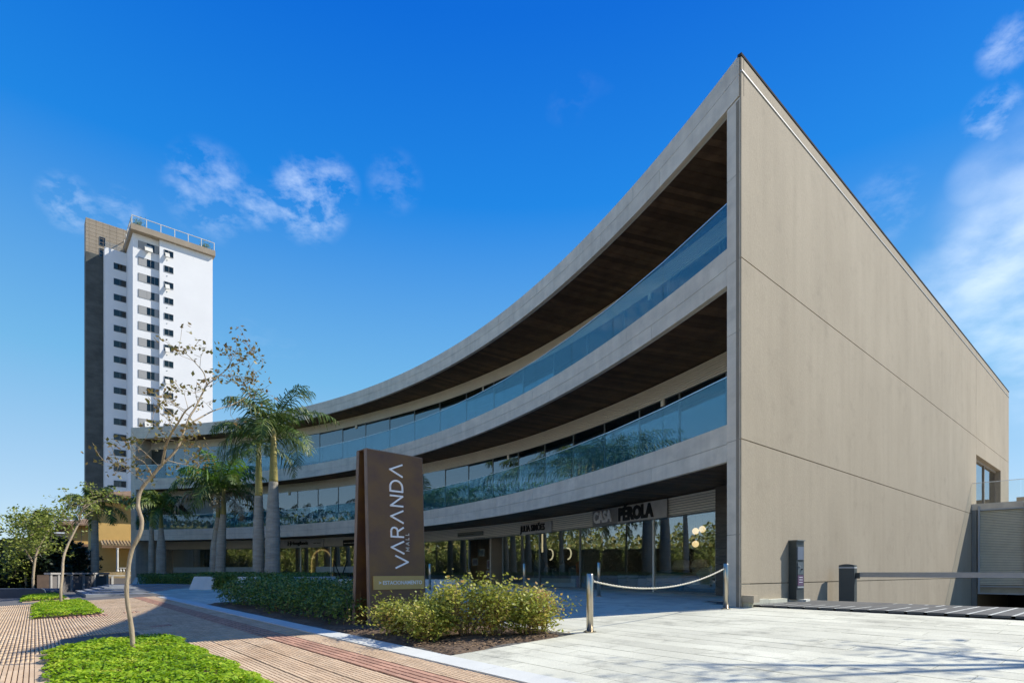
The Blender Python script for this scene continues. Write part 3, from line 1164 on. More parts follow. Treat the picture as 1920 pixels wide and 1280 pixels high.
m = MB(); wbox(m, 24.2, 40, 8.3, 8.5, -2.8, 4.7); m.build('garage_side', M_ceil, parent=terr)
for k0 in (.05, 1.9, 3.75, 5.6):
    m = MB(); wbox(m, 24.06, 24.075, k0, k0 + 1.82, 5.02, 6.05); m.build('terrace_glass', M_clear, parent=terr)
m = MB(); wbox(m, 24.05, 24.085, .05, 7.5, 6.05, 6.075); m.build('terrace_handrail', M_rail, parent=terr)
m = MB(); wbox(m, 36, 36.3, .3, 8.5, 5.02, 6.4); m.build('terrace_wall', M_wall, parent=terr)


# ------------------------------------------------------------------ lettering
def text_mb(body, org, ex, ey, size, depth=.02, mb=None, align='LEFT', squeeze=1., bold=0.):
    cu = bpy.data.curves.new('lettering', 'FONT')
    cu.body = body
    cu.size = 1
    cu.extrude = .5
    cu.offset = bold
    cu.align_x = align
    cu.resolution_u = 3
    ob = bpy.data.objects.new('lettering_tmp', cu)
    COL.objects.link(ob)
    me = bpy.data.meshes.new_from_object(ob.evaluated_get(bpy.context.evaluated_depsgraph_get()))
    COL.objects.unlink(ob)
    bpy.data.objects.remove(ob)
    ex, ey = Vector(ex).normalized(), Vector(ey).normalized()
    ez = ex.cross(ey)
    mb = mb or MB()
    mb.add([Vector(org) + ex * (p.co.x * size * squeeze) + ey * (p.co.y * size) + ez * (p.co.z * depth) for p in me.vertices], [tuple(p.vertices) for p in me.polygons])
    bpy.data.meshes.remove(me)
    return mb


def strokes_mb(lines, org, ex, ey, w, depth, mb=None):
    """flat strokes in the plane ex, ey; lines: polylines of 2-D points"""
    ex, ey = Vector(ex).normalized(), Vector(ey).normalized()
    ez = ex.cross(ey)
    mb = mb or MB()
    for ln in lines:
        for i, (a, c) in enumerate(zip(ln[:-1], ln[1:])):
            a2, c2 = Vector(a), Vector(c)
            d = (c2 - a2).normalized()
            nn = Vector((-d.y, d.x)) * w / 2
            e = d * (w * .32)
            q = [a2 - e - nn, c2 + e - nn, c2 + e + nn, a2 - e + nn]
            dz = depth * (1 + .02 * (i % 2))
            bt = [Vector(org) + ex * p.x + ey * p.y for p in q]
            mb.hexa(bt, [p + ez * dz for p in bt])
    return mb


def arc_pts(cx, cy, rx, ry, a0, a1, n=10):
    return [(cx + rx * math.cos(R(a0 + (a1 - a0) * i / n)), cy + ry * math.sin(R(a0 + (a1 - a0) * i / n))) for i in range(n + 1)]


GL = {'V': [[(0, 1), (.45, 0), (.9, 1)]], 'L': [[(0, 1), (0, 0), (.5, 0)]], 'A': [[(0, 0), (.45, 1), (.9, 0)]],
      'R': [[(0, 0), (0, 1), (.42, 1)] + arc_pts(.42, .74, .26, .26, 90, -90, 8) + [(0, .48)], [(.40, .48), (.7, 0)]],
      'N': [[(0, 0), (0, 1), (.75, 0), (.75, 1)]],
      'D': [[(0, 0), (0, 1), (.32, 1)] + arc_pts(.32, .5, .48, .5, 90, -90, 12) + [(0, 0)]],
      'M': [[(0, 0), (0, 1), (.45, .25), (.9, 1), (.9, 0)]], 'a': [[(0, 0), (.4, 1), (.8, 0)], [(.16, .36), (.64, .36)]]}
GW = {'V': .9, 'A': .9, 'R': .72, 'N': .75, 'D': .8, 'M': .9, 'L': .5, 'a': .8}

# ------------------------------------------------------------------ totem sign
base = view(695, 1177, 11.3)
T0 = Vector((base.x, base.y))
zt0 = gxy(T0.x, T0.y)
tot = empty('totem_sign', (T0.x, T0.y, zt0), 'tall rusty brown totem sign with vertical white lettering between hedge and bushes', 'sign')
TX = (N2 * .96 + S2 * .10).normalized()      # across its face
TY = Vector((-TX.y, TX.x))                  # into its depth
TWd, THt = 1.36, 3.62
zb0 = zt0 - .06


def tp(x, y, z): return Vector((*(T0 + TX * x + TY * y), zb0 + z))


M_tin = pmat('corten_inner', (.03, .02, .014), .8)
m = MB()
# front plate: foot pushed forward, head leaning back
def plate(m, y0b, y0t, th, x0, x1, z0, z1):
    m.hexa([tp(x0, y0b, z0), tp(x1, y0b, z0), tp(x1, y0b + th, z0), tp(x0, y0b + th, z0)], [tp(x0, y0t, z1), tp(x1, y0t, z1), tp(x1, y0t + th, z1), tp(x0, y0t + th, z1)])
plate(m, 0, .14, .09, 0, TWd, 0, THt); m.build('front_plate', M_corten, parent=tot)
m = MB(); plate(m, .60, .42, .09, 0, TWd, 0, THt - .01); m.build('rear_plate', M_corten, parent=tot)
m = MB(); plate(m, .095, .10, .50, .02, TWd - .02, .02, .05)
m.hexa([tp(.25, .10, .06), tp(TWd - .1, .10, .06), tp(TWd - .1, .59, .06), tp(.25, .59, .06)], [tp(.25, .235, THt - .05), tp(TWd - .1, .235, THt - .05), tp(TWd - .1, .415, THt - .05), tp(.25, .415, THt - .05)])
m.build('inner_core', M_tin, parent=tot)
for x in (-.012, TWd):
    m = MB(); plate(m, -.004, .136, .098, x, x + .012, 0, THt); m.build('edge_strip', M_cortedge, parent=tot)
    m = MB(); plate(m, .596, .416, .098, x, x + .012, 0, THt - .01); m.build('edge_strip', M_cortedge, parent=tot)
m = MB(); m.hexa([tp(-.01, .137, THt), tp(TWd + .01, .137, THt), tp(TWd + .01, .51, THt - .004), tp(-.01, .51, THt - .004)], [tp(-.01, .137, THt + .016), tp(TWd + .01, .137, THt + .016), tp(TWd + .01, .51, THt + .012), tp(-.01, .51, THt + .012)]); m.build('top_cap', M_cortedge, parent=tot)
lean = (tp(0, .14, THt) - tp(0, 0, 0)).normalized()
EX = Vector((*TX, 0))
nrm = EX.cross(lean)          # outwards normal of the face (towards the street)
off = nrm * .004
LH = .30                       # letter height of the name, read from the bottom up
m = MB()
run = 0.
for i, ch in enumerate('VARANDA'):
    m = MB()
    o = tp(.82 + (.10 if i == 0 else 0), 0, 0) + lean * (1.24 + run) + off
    gl = [[(x * LH * .93, y * LH) for x, y in ln] for ln in GL[ch]]
    strokes_mb(gl, o, lean, -EX, .034, .024, m)
    run += LH * GW[ch] * .93 + (.095 if i else .05)
    m.build('name_letter', M_white, parent=tot)
run = 0.
for ch in 'MaLL':
    m = MB()
    o = tp(.96, 0, 0) + lean * (1.60 + run) + off
    gl = [[(x * .075, y * .075) for x, y in ln] for ln in GL[ch]]
    strokes_mb(gl, o, lean, -EX, .014, .018, m)
    run += .075 * GW[ch] + .055
    m.build('small_letter', pmat('cream_letters', (.62, .60, .54), .5), parent=tot)
pl0 = tp(.07, 0, 0) + lean * .80 + off
m = MB(); m.box(pl0, EX * (TWd - .10), lean * .275, nrm * .022); plq = m.build('plaque', M_plaque, parent=tot)
text_mb('> ESTACIONAMENTO', pl0 + EX * .12 + lean * .10 + nrm * .024, EX, lean, .110, .006, bold=.015).build('plaque_letters', pmat('grey_letters', (.72, .76, .76), .5), parent=plq)


# ------------------------------------------------------------------ shop signs
def sign_frame(u, d, z):
    """point on the sign band in the direction of u, with axes along it"""
    k = (u - CX) / F
    best = min((abs(P(t, d).x - k * P(t, d).y), t) for t in ths(TH0, TH1, 4000))[1]
    p = P(best, d)
    e = (P(best - .01, d) - P(best, d)).normalized()
    return Vector((p.x, p.y, z)), Vector((e.x, e.y, 0)), best


def sign(name, label, u0, u1, z0, z1, panel_mat, words, group=None):
    p0, _, t0 = sign_frame(u0, DG - .09, z0)
    p1, _, t1 = sign_frame(u1, DG - .09, z0)
    ex = (p1 - p0)
    wid = ex.length
    ex.normalize()
    nn = Vector((ex.y, -ex.x, 0))          # towards the camera side
    r = empty(name, p0, label, 'sign', group)
    m = MB(); m.box(p0, ex * wid, -nn * .05, (0, 0, z1 - z0)); m.build('sign_panel', panel_mat, parent=r)
    for (body, frac, zoff, size, mat, sq, nm, *bd_) in words:
        text_mb(body, p0 + ex * (wid * frac) + Vector((0, 0, zoff)) + nn * .03, ex, (0, 0, 1), size, .05, squeeze=sq, bold=bd_[0] if bd_ else .012).build(nm, mat, parent=r)
    return r, p0, ex, nn, wid


M_panel = pmat('sign_grey', (.48, .48, .45), .6)
M_panel2 = pmat('sign_dark_grey', (.24, .245, .235), .6)
M_pale = pmat('pale_letter', (.85, .86, .83), .6)
r, p0, ex, nn, wid = sign('shop_sign', 'shop sign with pale and bold black block letters beside the brown stone pier', 1111, 1251, 3.52, 4.17, M_panel2,
                          [('CASA', .03, .13, .62, M_pale, .80, 'pale_letters', .035), ('PÉROLA', .40, .10, .66, M_black, .86, 'black_letters', .055)])
m = MB(); m.box(p0 + ex * (wid * .385) + nn * .004, ex * (wid * .615), nn * .012, (0, 0, .63)); m.build('pale_backing', M_panel, parent=r)
sign('shop_sign', 'narrow pale shop sign with thin dark capitals above the display of grey busts', 976, 1034, 3.50, 4.02, M_panel,
     [('JULIA SIMÕES', .02, .13, .44, M_black, .78, 'thin_letters')])
r, p0, ex, nn, wid = sign('shop_sign', 'long grey shop sign with a black logo, right of the tallest palm trunk', 522, 606, 3.50, 4.12, M_panel,
     [('H', .22, .16, .50, M_black, 1.0, 'logo_letter'), ('Hoogflands', .31, .22, .38, M_black, 1.0, 'logo_words'), ('-- ---', .80, .24, .30, M_black, 1.2, 'faint_lettering', .03)])
m = MB(); m.tube([p0 + ex * (wid * .285) + nn * .05 + Vector((0, 0, .12)), p0 + ex * (wid * .30) + nn * .05 + Vector((0, 0, .3)), p0 + ex * (wid * .285) + nn * .05 + Vector((0, 0, .52))], .03, 6); m.build('logo_mark', M_black, parent=r)
sign('shop_sign', 'black shop sign with a faint pale line of lettering just left of the totem', 643, 672, 3.52, 3.95, M_black,
     [('--- ---- --', .10, .14, .26, M_pale, 1.2, 'faint_lettering')])
r, p0, ex, nn, wid = sign('shop_sign', 'thin dark lettering on the ribbed band right of the totem', 858, 905, 3.66, 3.9, M_mull,
     [('--- -- ---- --', .06, .06, .22, M_black, 1.5, 'faint_lettering')])
# large dark glyphs stuck on the glass left of the totem
p0, ex, _ = sign_frame(626, DG + .02, 1.15)
e3 = ex
r = empty('window_lettering', p0, 'huge dark zigzag letters on the shop glass just left of the totem', 'lettering')
strokes_mb([[(0, 0), (0, 1.3), (.75, 0), (1.4, 1.3)], [(1.75, .2), (2.35, 1.7), (2.9, .2)]], p0, e3, (0, 0, 1), .11, .004).build('glyph', M_black, parent=r)

# ------------------------------------------------------------------ things in the shop windows
M_linen = pmat('linen', (.78, .70, .58), .9, var=.08)
M_grey = pmat('bust_grey', (.20, .20, .195), .8)
M_lamp = emat('lamp_glow', (1.0, .68, .36), .95)
M_brass = pmat('brass', (.50, .38, .20), .4, metal=.5)


def soft_box(c, sx, sy, sz, ex, ey, mb=None, n=7, pw=.35):
    """pillow-like rounded block; c is the centre of its underside"""
    mb = mb or MB()
    vs, fs = [], []
    for i in range(n + 1):
        for j in range(n + 1):
            a, q = -1 + 2 * i / n, -1 + 2 * j / n
            h = ((1 - abs(a) ** 4) * (1 - abs(q) ** 4)) ** pw
            vs.append((a, q, h))
    N0 = len(vs)
    allv = [c + ex * (a * sx / 2) + ey * (q * sy / 2) + Vector((0, 0, sz * (.5 + .5 * h))) for a, q, h in vs] + [c + ex * (a * sx / 2) + ey * (q * sy / 2) + Vector((0, 0, sz * (.5 - .5 * h))) for a, q, h in vs]
    for i in range(n):
        for j in range(n):
            k = i * (n + 1) + j
            fs.append((k, k + n + 1, k + n + 2, k + 1))
            fs.append((N0 + k, N0 + k + 1, N0 + k + n + 2, N0 + k + n + 1))
    mb.add(allv, fs)
    return mb


def shop_axes(u, d):
    p, e, t = sign_frame(u, d, .905)
    rd = (P(t, d + 1) - P(t, d)).normalized()
    return p, e, Vector((rd.x, rd.y, 0))


p, e, rd = shop_axes(1235, DG + 1.6)
bedr = empty('display_bed', p, 'linen-covered bed with big pillows in the window right of the rope', 'bed')
m = MB(); m.box(p - e * 1.2, e * 2.4, rd * 2.0, (0, 0, .30)); m.build('bed_frame', M_black, parent=bedr)
soft_box(p + rd * 1.0 + Vector((0, 0, .30)), 2.3, 2.0, .38, e, rd).build('mattress', M_linen, parent=bedr, smooth=True)
for k in (-.6, .5):
    soft_box(p + e * k + rd * 1.75 + Vector((0, 0, .62)), .95, .35, .62, e, rd).build('pillow', M_linen, parent=bedr, smooth=True)
soft_box(p + e * .3 + rd * .5 + Vector((0, 0, .66)), 1.3, .7, .16, e, rd).build('throw', M_grey, parent=bedr, smooth=True)
p, e, rd = shop_axes(1308, DG + 1.3)
sof = empty('display_sofa', p, 'low beige sofa in the window beside the brown stone pier', 'sofa')
m = MB(); m.box(p - e * .8, e * 1.6, rd * .8, (0, 0, .12)); m.build('sofa_base', M_black, parent=sof)
soft_box(p + rd * .4 + Vector((0, 0, .12)), 1.6, .8, .34, e, rd).build('seat', M_linen, parent=sof, smooth=True)
soft_box(p + rd * .72 + Vector((0, 0, .40)), 1.6, .25, .5, e, rd).build('backrest', M_linen, parent=sof, smooth=True)
p, e, rd = shop_axes(1175, DG + 1.2)
ch = empty('chest', p, 'low pale chest of drawers in the window behind the rope', 'chest')
m = MB(); m.box(p - e * .6, e * 1.3, rd * .5, (0, 0, .62)); m.build('chest_body', pmat('chest_paint', (.30, .29, .26), .6), parent=ch)
for k in range(3):
    m = MB(); m.box(p - e * .56 - rd * .015 + Vector((0, 0, .05 + k * .19)), e * 1.22, rd * .016, (0, 0, .17)); dr = m.build('drawer', pmat('drawer_paint', (.36, .35, .31), .6), parent=ch)
    m = MB(); m.box(p - e * .05 - rd * .035 + Vector((0, 0, .12 + k * .19)), e * .2, rd * .018, (0, 0, .025)); m.build('handle', M_black, parent=dr)
for i, (uu, zz, dd) in enumerate(((1304, 3.22, 2.6), (1317, 3.27, 2.6), (1304, 2.72, 2.6))):
    p, e, rd = shop_axes(uu, DG + dd)
    r = empty('globe_lamp', (p.x, p.y, zz), ['glowing round lamp in the shop beside the stone pier, upper left of three', 'glowing round lamp in the shop beside the stone pier, upper right of three', 'glowing round lamp in the shop beside the stone pier, lowest of three'][i], 'lamp', 'round lamps in the shop beside the pier')
    m = MB(); m.lathe((p.x, p.y, zz - .13), [(.13 * math.sin(math.pi * max(.04, min(.96, k / 10))), .13 - .13 * math.cos(math.pi * k / 10)) for k in range(11)], 14); m.build('globe', M_lamp, parent=r, smooth=True)
    m = MB(); m.tube([(p.x, p.y, zz + .13), (p.x, p.y, 4.27)], .008, 6); m.build('cord', M_black, parent=r)
# busts on a white platform
p, e, rd = shop_axes(1030, DG + .75)
plat = MB().box(p - e * 2.2, e * 4.2, rd * 1.0, (0, 0, .42)).build('display_platform', M_stonew, origin=p)
props(plat, 'long white platform carrying grey busts in the shop window', 'platform')
for i, (x, w, h) in enumerate(((-1.55, .30, 1.05), (-.75, .24, .62), (-.1, .22, .52), (.55, .27, .72), (1.3, .26, .62), (1.75, .2, .66))):
    q = p + e * x + rd * .5 + Vector((0, 0, .42))
    m = MB(); m.lathe(q, [(w, 0), (w, h * .70), (w * .92, h * .82), (w * .66, h * .93), (w * .32, h)], 14)
    lab = ['tallest grey bust, leftmost on the white platform', 'grey bust second from the tallest on the platform', 'shortest grey bust in the middle of the platform', 'broad grey bust right of the shortest one on the platform', 'grey bust second from the right end of the platform', 'slim grey bust at the right end of the platform'][i]
    m.build('display_bust', M_grey, smooth=True, label=lab, cat='bust', group='grey busts on the white platform', origin=q)
for i, x in enumerate((-.70, .75)):
    q = p + e * x + rd * .55 + Vector((0, 0, 1.62))
    r = empty('ring_lamp', q, ['glowing ring behind the busts, the left one', 'glowing ring behind the busts, the right one'][i], 'lamp', 'glowing rings behind the busts')
    m = MB(); m.tube([q + e * (.27 * math.cos(a)) + Vector((0, 0, .27 * math.sin(a))) for a in [R(-85 + 185 * k / 18) for k in range(19)]], .035, 8); m.build('ring', emat('ring_glow', (.95, .80, .50), .55), parent=r, smooth=True)
    m = MB(); m.tube([q + Vector((0, 0, .28)), q + Vector((0, 0, 2.6))], .006, 5); m.build('cord', M_black, parent=r)
q = p - e * 1.35 + rd * .5 + Vector((0, 0, 1.75))
m = MB(); m.box(q, e * .07, rd * .05, (0, 0, .95)); props(m.build('strip_lamp', emat('strip_glow', (1., .78, .45), .6), origin=q), 'upright glowing strip above the tallest grey bust', 'lamp')
p, e, rd = shop_axes(1087, DG + .7)
m = MB(); m.hexa([p - e * .25, p + e * .2, p + e * .2 + rd * .04, p - e * .25 + rd * .04], [p - e * .28 + Vector((0, 0, 1.15)), p + e * .42 + Vector((0, 0, 1.42)), p + e * .42 + rd * .04 + Vector((0, 0, 1.42)), p - e * .28 + rd * .04 + Vector((0, 0, 1.15))])
props(m.build('orange_panel', pmat('orange_board', (.42, .13, .045), .6), origin=p), 'slanted orange board in the window left of the nearest bollard', 'board')
p, e, rd = shop_axes(603, DG + .9)
arc = empty('arched_doorway', p, 'tall golden arch inside the shop left of the totem', 'doorway')
arcp = [p + e * 1.1 + Vector((0, 0, z)) for z in (0, .8, 1.5)] + [p + e * (1.1 * math.cos(a)) + Vector((0, 0, 1.5 + .95 * math.sin(a))) for a in [R(k * 15) for k in range(1, 12)]] + [p - e * 1.1 + Vector((0, 0, z)) for z in (1.5, .8, 0)]
m = MB(); m.tube(arcp, .06, 8); m.build('arch', emat('arch_glow', (.80, .52, .20), .25), parent=arc)
m = MB(); m.box(p - e * 3.2 + rd * .12, e * 4.5, rd * .08, (0, 0, 2.55)); m.build('arch_wall', pmat('ochre_wall', (.30, .22, .10), .8), parent=arc)
for i, (u_, z_, w_, h_) in enumerate(((1, 2.5, .55, .42), (2.3, 2.45, .42, .95), (.4, 1.95, .5, .42), (1.8, 1.75, .55, .5), (1.75, 1.2, .5, .4))):
    p, e, rd = shop_axes(905, DG + 1.5)
    q = p + e * (u_ - 1.4) + Vector((0, 0, z_ - .905 + .1))
    r = empty('framed_picture', q, ['wide pale picture, highest on the left in the shop right of the totem', 'tall narrow picture in the shop right of the totem', 'small pale picture below the highest one in the shop right of the totem', 'square picture in the middle of the shop right of the totem', 'lowest picture in the shop right of the totem'][i], 'picture', 'pictures in the shop right of the totem')
    m = MB(); m.box(q, e * w_, rd * .03, (0, 0, h_)); m.build('frame', M_frost, parent=r)
    m = MB(); m.box(q + e * .05 - rd * .004 + Vector((0, 0, .05)), e * (w_ - .1), rd * .004, (0, 0, h_ - .1)); m.build('print', pmat('print_%d' % i, (.12 + .03 * i, .16, .17), .6, var=.6, scale=6), parent=r)
    m = MB(); m.tube([q + e * (w_ / 2) + rd * .015 + Vector((0, 0, h_)), q + e * (w_ / 2) + rd * .015 + Vector((0, 0, 4.26 - q.z))], .006, 5); m.build('hanging_wire', M_mull, parent=r)

# ------------------------------------------------------------------ bollards and rope
def bollard(u, v, Y, h, dia, label):
    p = view(u, v, Y)
    z = gxy(p.x, p.y)
    r = empty('bollard', (p.x, p.y, z), label, 'bollard', 'round steel bollards on the plaza')
    m = MB(); m.lathe((p.x, p.y, z), [(dia / 2, .012), (dia / 2, h - .008), (dia / 2 - .008, h)], 20); m.build('post', M_steel, parent=r, smooth=False)
    m = MB(); m.lathe((p.x, p.y, z), [(dia * .95, 0), (dia * .95, .012)], 20); fl = m.build('base_flange', M_steel, parent=r)
    for k in range(4):
        a = R(45 + 90 * k)
        MB().lathe((p.x + dia * .76 * math.cos(a), p.y + dia * .76 * math.sin(a), z + .012), [(.011, 0), (.011, .014)], 6).build('bolt', M_steel, parent=fl)
    for f in r.children:
        if f.name.startswith('post'):
            for pol in f.data.polygons: pol.use_smooth = len(pol.vertices) == 4
    return Vector((p.x, p.y, z))


B1 = bollard(1106, 1184, 9.62, .985, .115, 'nearest steel bollard, beside the yellowing bushes')
B2 = bollard(1361, 1140, 12.35, .985, .105, 'steel bollard in front of the mall corner pier')
bollard(1123, 1117, 16.8, 1.0, .10, 'steel bollard behind the nearest one, near the shop glass')
bollard(983, 1107, 20.2, 1.02, .10, 'steel bollard standing before the shop with the busts')
bollard(806, 1103, 22.8, 1.05, .10, 'steel bollard half hidden at the right edge of the totem')
a, c = B1 + Vector((.05, .03, .86)), B2 + Vector((-.04, -.03, .88))
rp = []
NR = 150
for i in range(NR + 1):
    t = i / NR
    q = a.lerp(c, t)
    q.z -= 1.02 * t * (1 - t)
    rp.append(q)
rope = empty('barrier_rope', (a + c) / 2, 'sagging cream rope hung between two steel bollards', 'rope')
side = (c - a).normalized().cross(Vector((0, 0, 1))).normalized()
for ph in (0, math.pi):
    m = MB(); m.tube([q + (side * math.cos(ph + i * 1.05) + Vector((0, 0, 1)) * math.sin(ph + i * 1.05)) * .0085 for i, q in enumerate(rp)], .0098, 6); m.build('strand', M_rope, parent=rope, smooth=True)
for q in (a, c):
    m = MB(); m.tube([q + side * (.03 * math.cos(R(k * 30))) + Vector((0, 0, .03 * math.sin(R(k * 30)))) for k in range(13)], .007, 6); m.build('ring', M_steel, parent=rope, smooth=True)

# ------------------------------------------------------------------ parking machine, barrier
p = view(1492, 1129, 14.15)
z0 = .84
tk = empty('ticket_machine', (p.x, p.y, z0), 'tall dark ticket machine on a stone block against the sandy wall', 'ticket machine')
ax, ay = Vector((*K2, 0)) * -1, Vector((*W2, 0))
# its narrow side faces the wall line; profile runs along W
o = Vector((p.x, p.y, z0 + .10)) - ay * .0
fx = Vector((.80, -.60, 0)).normalized()   # sideways
fy = Vector((.60, .80, 0)).normalized()    # depth
MB().box(o - fx * .27 - fy * .10 - Vector((0, 0, .10)), fx * .52, fy * .55, (0, 0, .10)).build('stone_block', M_stonew, parent=tk)
prof = [(0, 0), (.34, 0), (.34, 1.36), (.10, 1.36), (.03, 1.22), (.0, .95)]
m = MB()
lx = Vector((.5, -.866, 0)).normalized()      # wide dark flank runs this way
ly = Vector((.866, .50, 0)).normalized()       # the control face runs this way
org = o - lx * .14 - ly * .15
m = MB()
m.prism([org, org + lx * .26, org + lx * .26 + ly * .30, org + ly * .30], o.z, o.z + 1.44)
body = m.build('cabinet', M_dsteel, parent=tk)
m = MB(); m.prism([org - lx * .012 - ly * .012, org + lx * .29 - ly * .012, org + lx * .29 + ly * .31, org - lx * .012 + ly * .31], o.z + 1.442, o.z + 1.465); m.build('lid', M_mull, parent=tk)
f0 = org + lx * .262
for (ya, yb, za, zb_, mt, nm) in ((.03, .27, .98, 1.30, pmat('screen_surround', (.16, .19, .24), .3), 'display_panel'), (.04, .26, .62, .92, pmat('grey_panel', (.13, .16, .17), .5), 'button_panel'), (.04, .26, .34, .60, pmat('mauve_notice', (.16, .10, .16), .5), 'notice'), (.03, .27, .285, .325, M_flash, 'ticket_slot')):
    MB().prism([f0 + ly * ya, f0 + lx * .012 + ly * ya, f0 + lx * .012 + ly * yb, f0 + ly * yb], o.z + za, o.z + zb_).build(nm, mt, parent=tk)
for k in range(3):
    zq = o.z + .42 + k * .06
    MB().prism([f0 + lx * .0125 + ly * .08, f0 + lx * .016 + ly * .08, f0 + lx * .016 + ly * .22, f0 + lx * .0125 + ly * .22], zq, zq + .012).build('notice_line', M_white, parent=tk)
for k in range(2):
    q = f0 + lx * .018 + ly * (.10 + .09 * k)
    MB().lathe((q.x, q.y, o.z + .80 - .07 * k), [(.02, 0), (.02, .03)], 8).build('button', M_black if k else M_flash, parent=tk)

p = view(1590, 1133, 15.6)
z0 = .62
bar = empty('barrier_gate', (p.x, p.y, z0), 'grey parking barrier with its long boom lowered across the ramp', 'barrier')
lx = Vector((.90, -.43, 0)).normalized(); ly = Vector((.66, .75, 0)).normalized()
org = Vector((p.x, p.y, z0)) - lx * .22
sec = [org, org + lx * .37, org + lx * .37 + ly * .34, org + ly * .34]
MB().prism(sec, z0 - .2, z0 + 1.10).build('housing', M_dsteel, parent=bar)
g = [org - lx * .004 - ly * .004, org + lx * .374 - ly * .004, org + lx * .374 + ly * .344, org - lx * .004 + ly * .344]
MB().prism(g, z0 + 1.102, z0 + 1.14).build('light_stripe', M_flash, parent=bar)
m = MB()
n_ = 8
vs, fs = [], []
for k in range(n_ + 1):
    x = .37 * k / n_
    h = .045 + .03 * math.sin(math.pi * k / n_)
    for y in (0, .34):
        vs += [org + lx * x + ly * y + Vector((0, 0, 1.142)), org + lx * x + ly * y + Vector((0, 0, 1.142 + h))]
for k in range(n_):
    a_ = k * 4
    fs += [(a_ + 1, a_ + 5, a_ + 7, a_ + 3), (a_, a_ + 4, a_ + 5, a_ + 1), (a_ + 2, a_ + 3, a_ + 7, a_ + 6)]
fs += [(0, 1, 3, 2), (n_ * 4, n_ * 4 + 2, n_ * 4 + 3, n_ * 4 + 1)]
m.add(vs, fs); m.build('domed_lid', M_dsteel, parent=bar)
MB().box(org + lx * .10 - ly * .008 + Vector((0, 0, .08)), lx * .02, ly * .008, (0, 0, .09)).build('lock', M_flash, parent=bar)
ba = org + lx * .375 + ly * .12 + Vector((0, 0, .86))
bd = Vector((K2.x, K2.y, 0)).normalized()
MB().box(ba + Vector((0, 0, -.04)), bd * .10, ly * .08, (0, 0, .16)).build('boom_clamp', M_dsteel, parent=bar)
m = MB(); m.box(ba + ly * .02 + bd * .10, bd * 6, ly * .04, (0, 0, .115)); m.build('boom', M_arm, parent=bar)
m = MB(); m.box(ba + ly * .012 + bd * .10 + Vector((0, 0, .116)), bd * 6, ly * .055, (0, 0, .014)); m.build('boom_edge', M_flash, parent=bar)
# low kerb along the foot of the end wall
for i in range(2):
    m = MB(); m.prism([wk(.06 + i * 1.0, .036), wk(1.04 + i * 1.0, .036), wk(1.04 + i * 1.0, .17), wk(.06 + i * 1.0, .17)], .8, 1.0 - .02 * i); m.build('wall_kerb', M_pave, parent=mall)
m = MB(); m.prism([wk(.02, .036), wk(.30, .036), wk(.30, .30), wk(.02, .30)], .95, 1.10); m.build('kerb_block', M_wall, parent=mall)
# ------------------------------------------------------------------ planted beds in the pavement
def bed_lawn(r, n, size, label, taper=0.):
    s0, s1, n0, n1 = r
    c = g3((s0 + s1) / 2, (n0 + n1) / 2)
    e = empty('grass_bed', c, label, 'ground cover bed', 'leafy green beds in the pavement')
    b = MB()
    b.hexa([g3(s0, n0, -.1), g3(s1, n0, -.1), g3(s1, n1, -.1), g3(s0, n1, -.1)], [g3(s0, n0, .015), g3(s1, n0, .015), g3(s1, n1, .015), g3(s0, n1, .015)])
    b.build('soil', M_soil, parent=e)
    k = MB()
    def snap(a, c_, o_):
        lo, hi = [], []
        cs_ = [o_ + (q + .5) * TS for q in range(200)]
        ins = [x for x in cs_ if a - .12 < x < c_ + .12]
        return min(a, ins[0] - TS / 2) , max(c_, ins[-1] + TS / 2)
    sa, sb = snap(s0, s1, -4)
    na, nb = snap(n0, n1, -2.4)
    for (a, c_, q, w) in ((sa, sb, na, n0), (sa, sb, n1, nb), (sa, s0, n0, n1), (s1, sb, n0, n1)):
        if c_ - a < .01 or w - q < .01: continue
        ns_ = max(1, int((c_ - a) / .4))
        for x in range(ns_):
            a1, c1 = a + (c_ - a) * x / ns_ + .003, a + (c_ - a) * (x + 1) / ns_ - .003
            k.hexa([g3(a1, q, -.1), g3(c1, q, -.1), g3(c1, w, -.1), g3(a1, w, -.1)], [g3(a1, q, .001), g3(c1, q, .001), g3(c1, w, .001), g3(a1, w, .001)])
    k.build('edging', M_tile, parent=e, kind='stuff')
    ss = rng.uniform(s0 - .05, s1 + .04, n)
    nn = rng.uniform(n0 - .05, n1 + .04, n)
    ss += .05 * np.sin(nn * 9.) * (np.abs(ss - (s0 + s1) / 2) > (s1 - s0) / 2 - .2)
    nn += .05 * np.sin(ss * 7.3) * (np.abs(nn - (n0 + n1) / 2) > (n1 - n0) / 2 - .2)
    edge = np.minimum(np.minimum(ss - s0 + .06, s1 + .05 - ss), np.minimum(nn - n0 + .06, n1 + .05 - nn))
    hgt = .05 + .10 * np.clip(edge / .25, 0, 1) + .035 * np.sin(ss * 5.1 + nn * 2) * np.sin(nn * 6.3 + ss)
    zz = hgt * rng.uniform(.55, 1.05, n) + .015
    C = np.array([g3(a, c_) for a, c_ in zip(ss, nn)])
    C[:, 2] += zz
    V, Q = leaf_quads(C, size, up=.50, aspect=.75)
    np_mesh('leaves', V, Q, L_grass, parent=e, kind='stuff')
    return e


bed_lawn(BEDS[0], 26000, .050, 'largest leafy green bed with a crooked young tree, nearest on the pavement')
bed_lawn(BEDS[1], 12000, .062, 'middle leafy green bed with a slim leaning tree in the pavement')
bed_lawn(BEDS[2], 5000, .08, 'farthest leafy green strip of bed near the low dark wall')


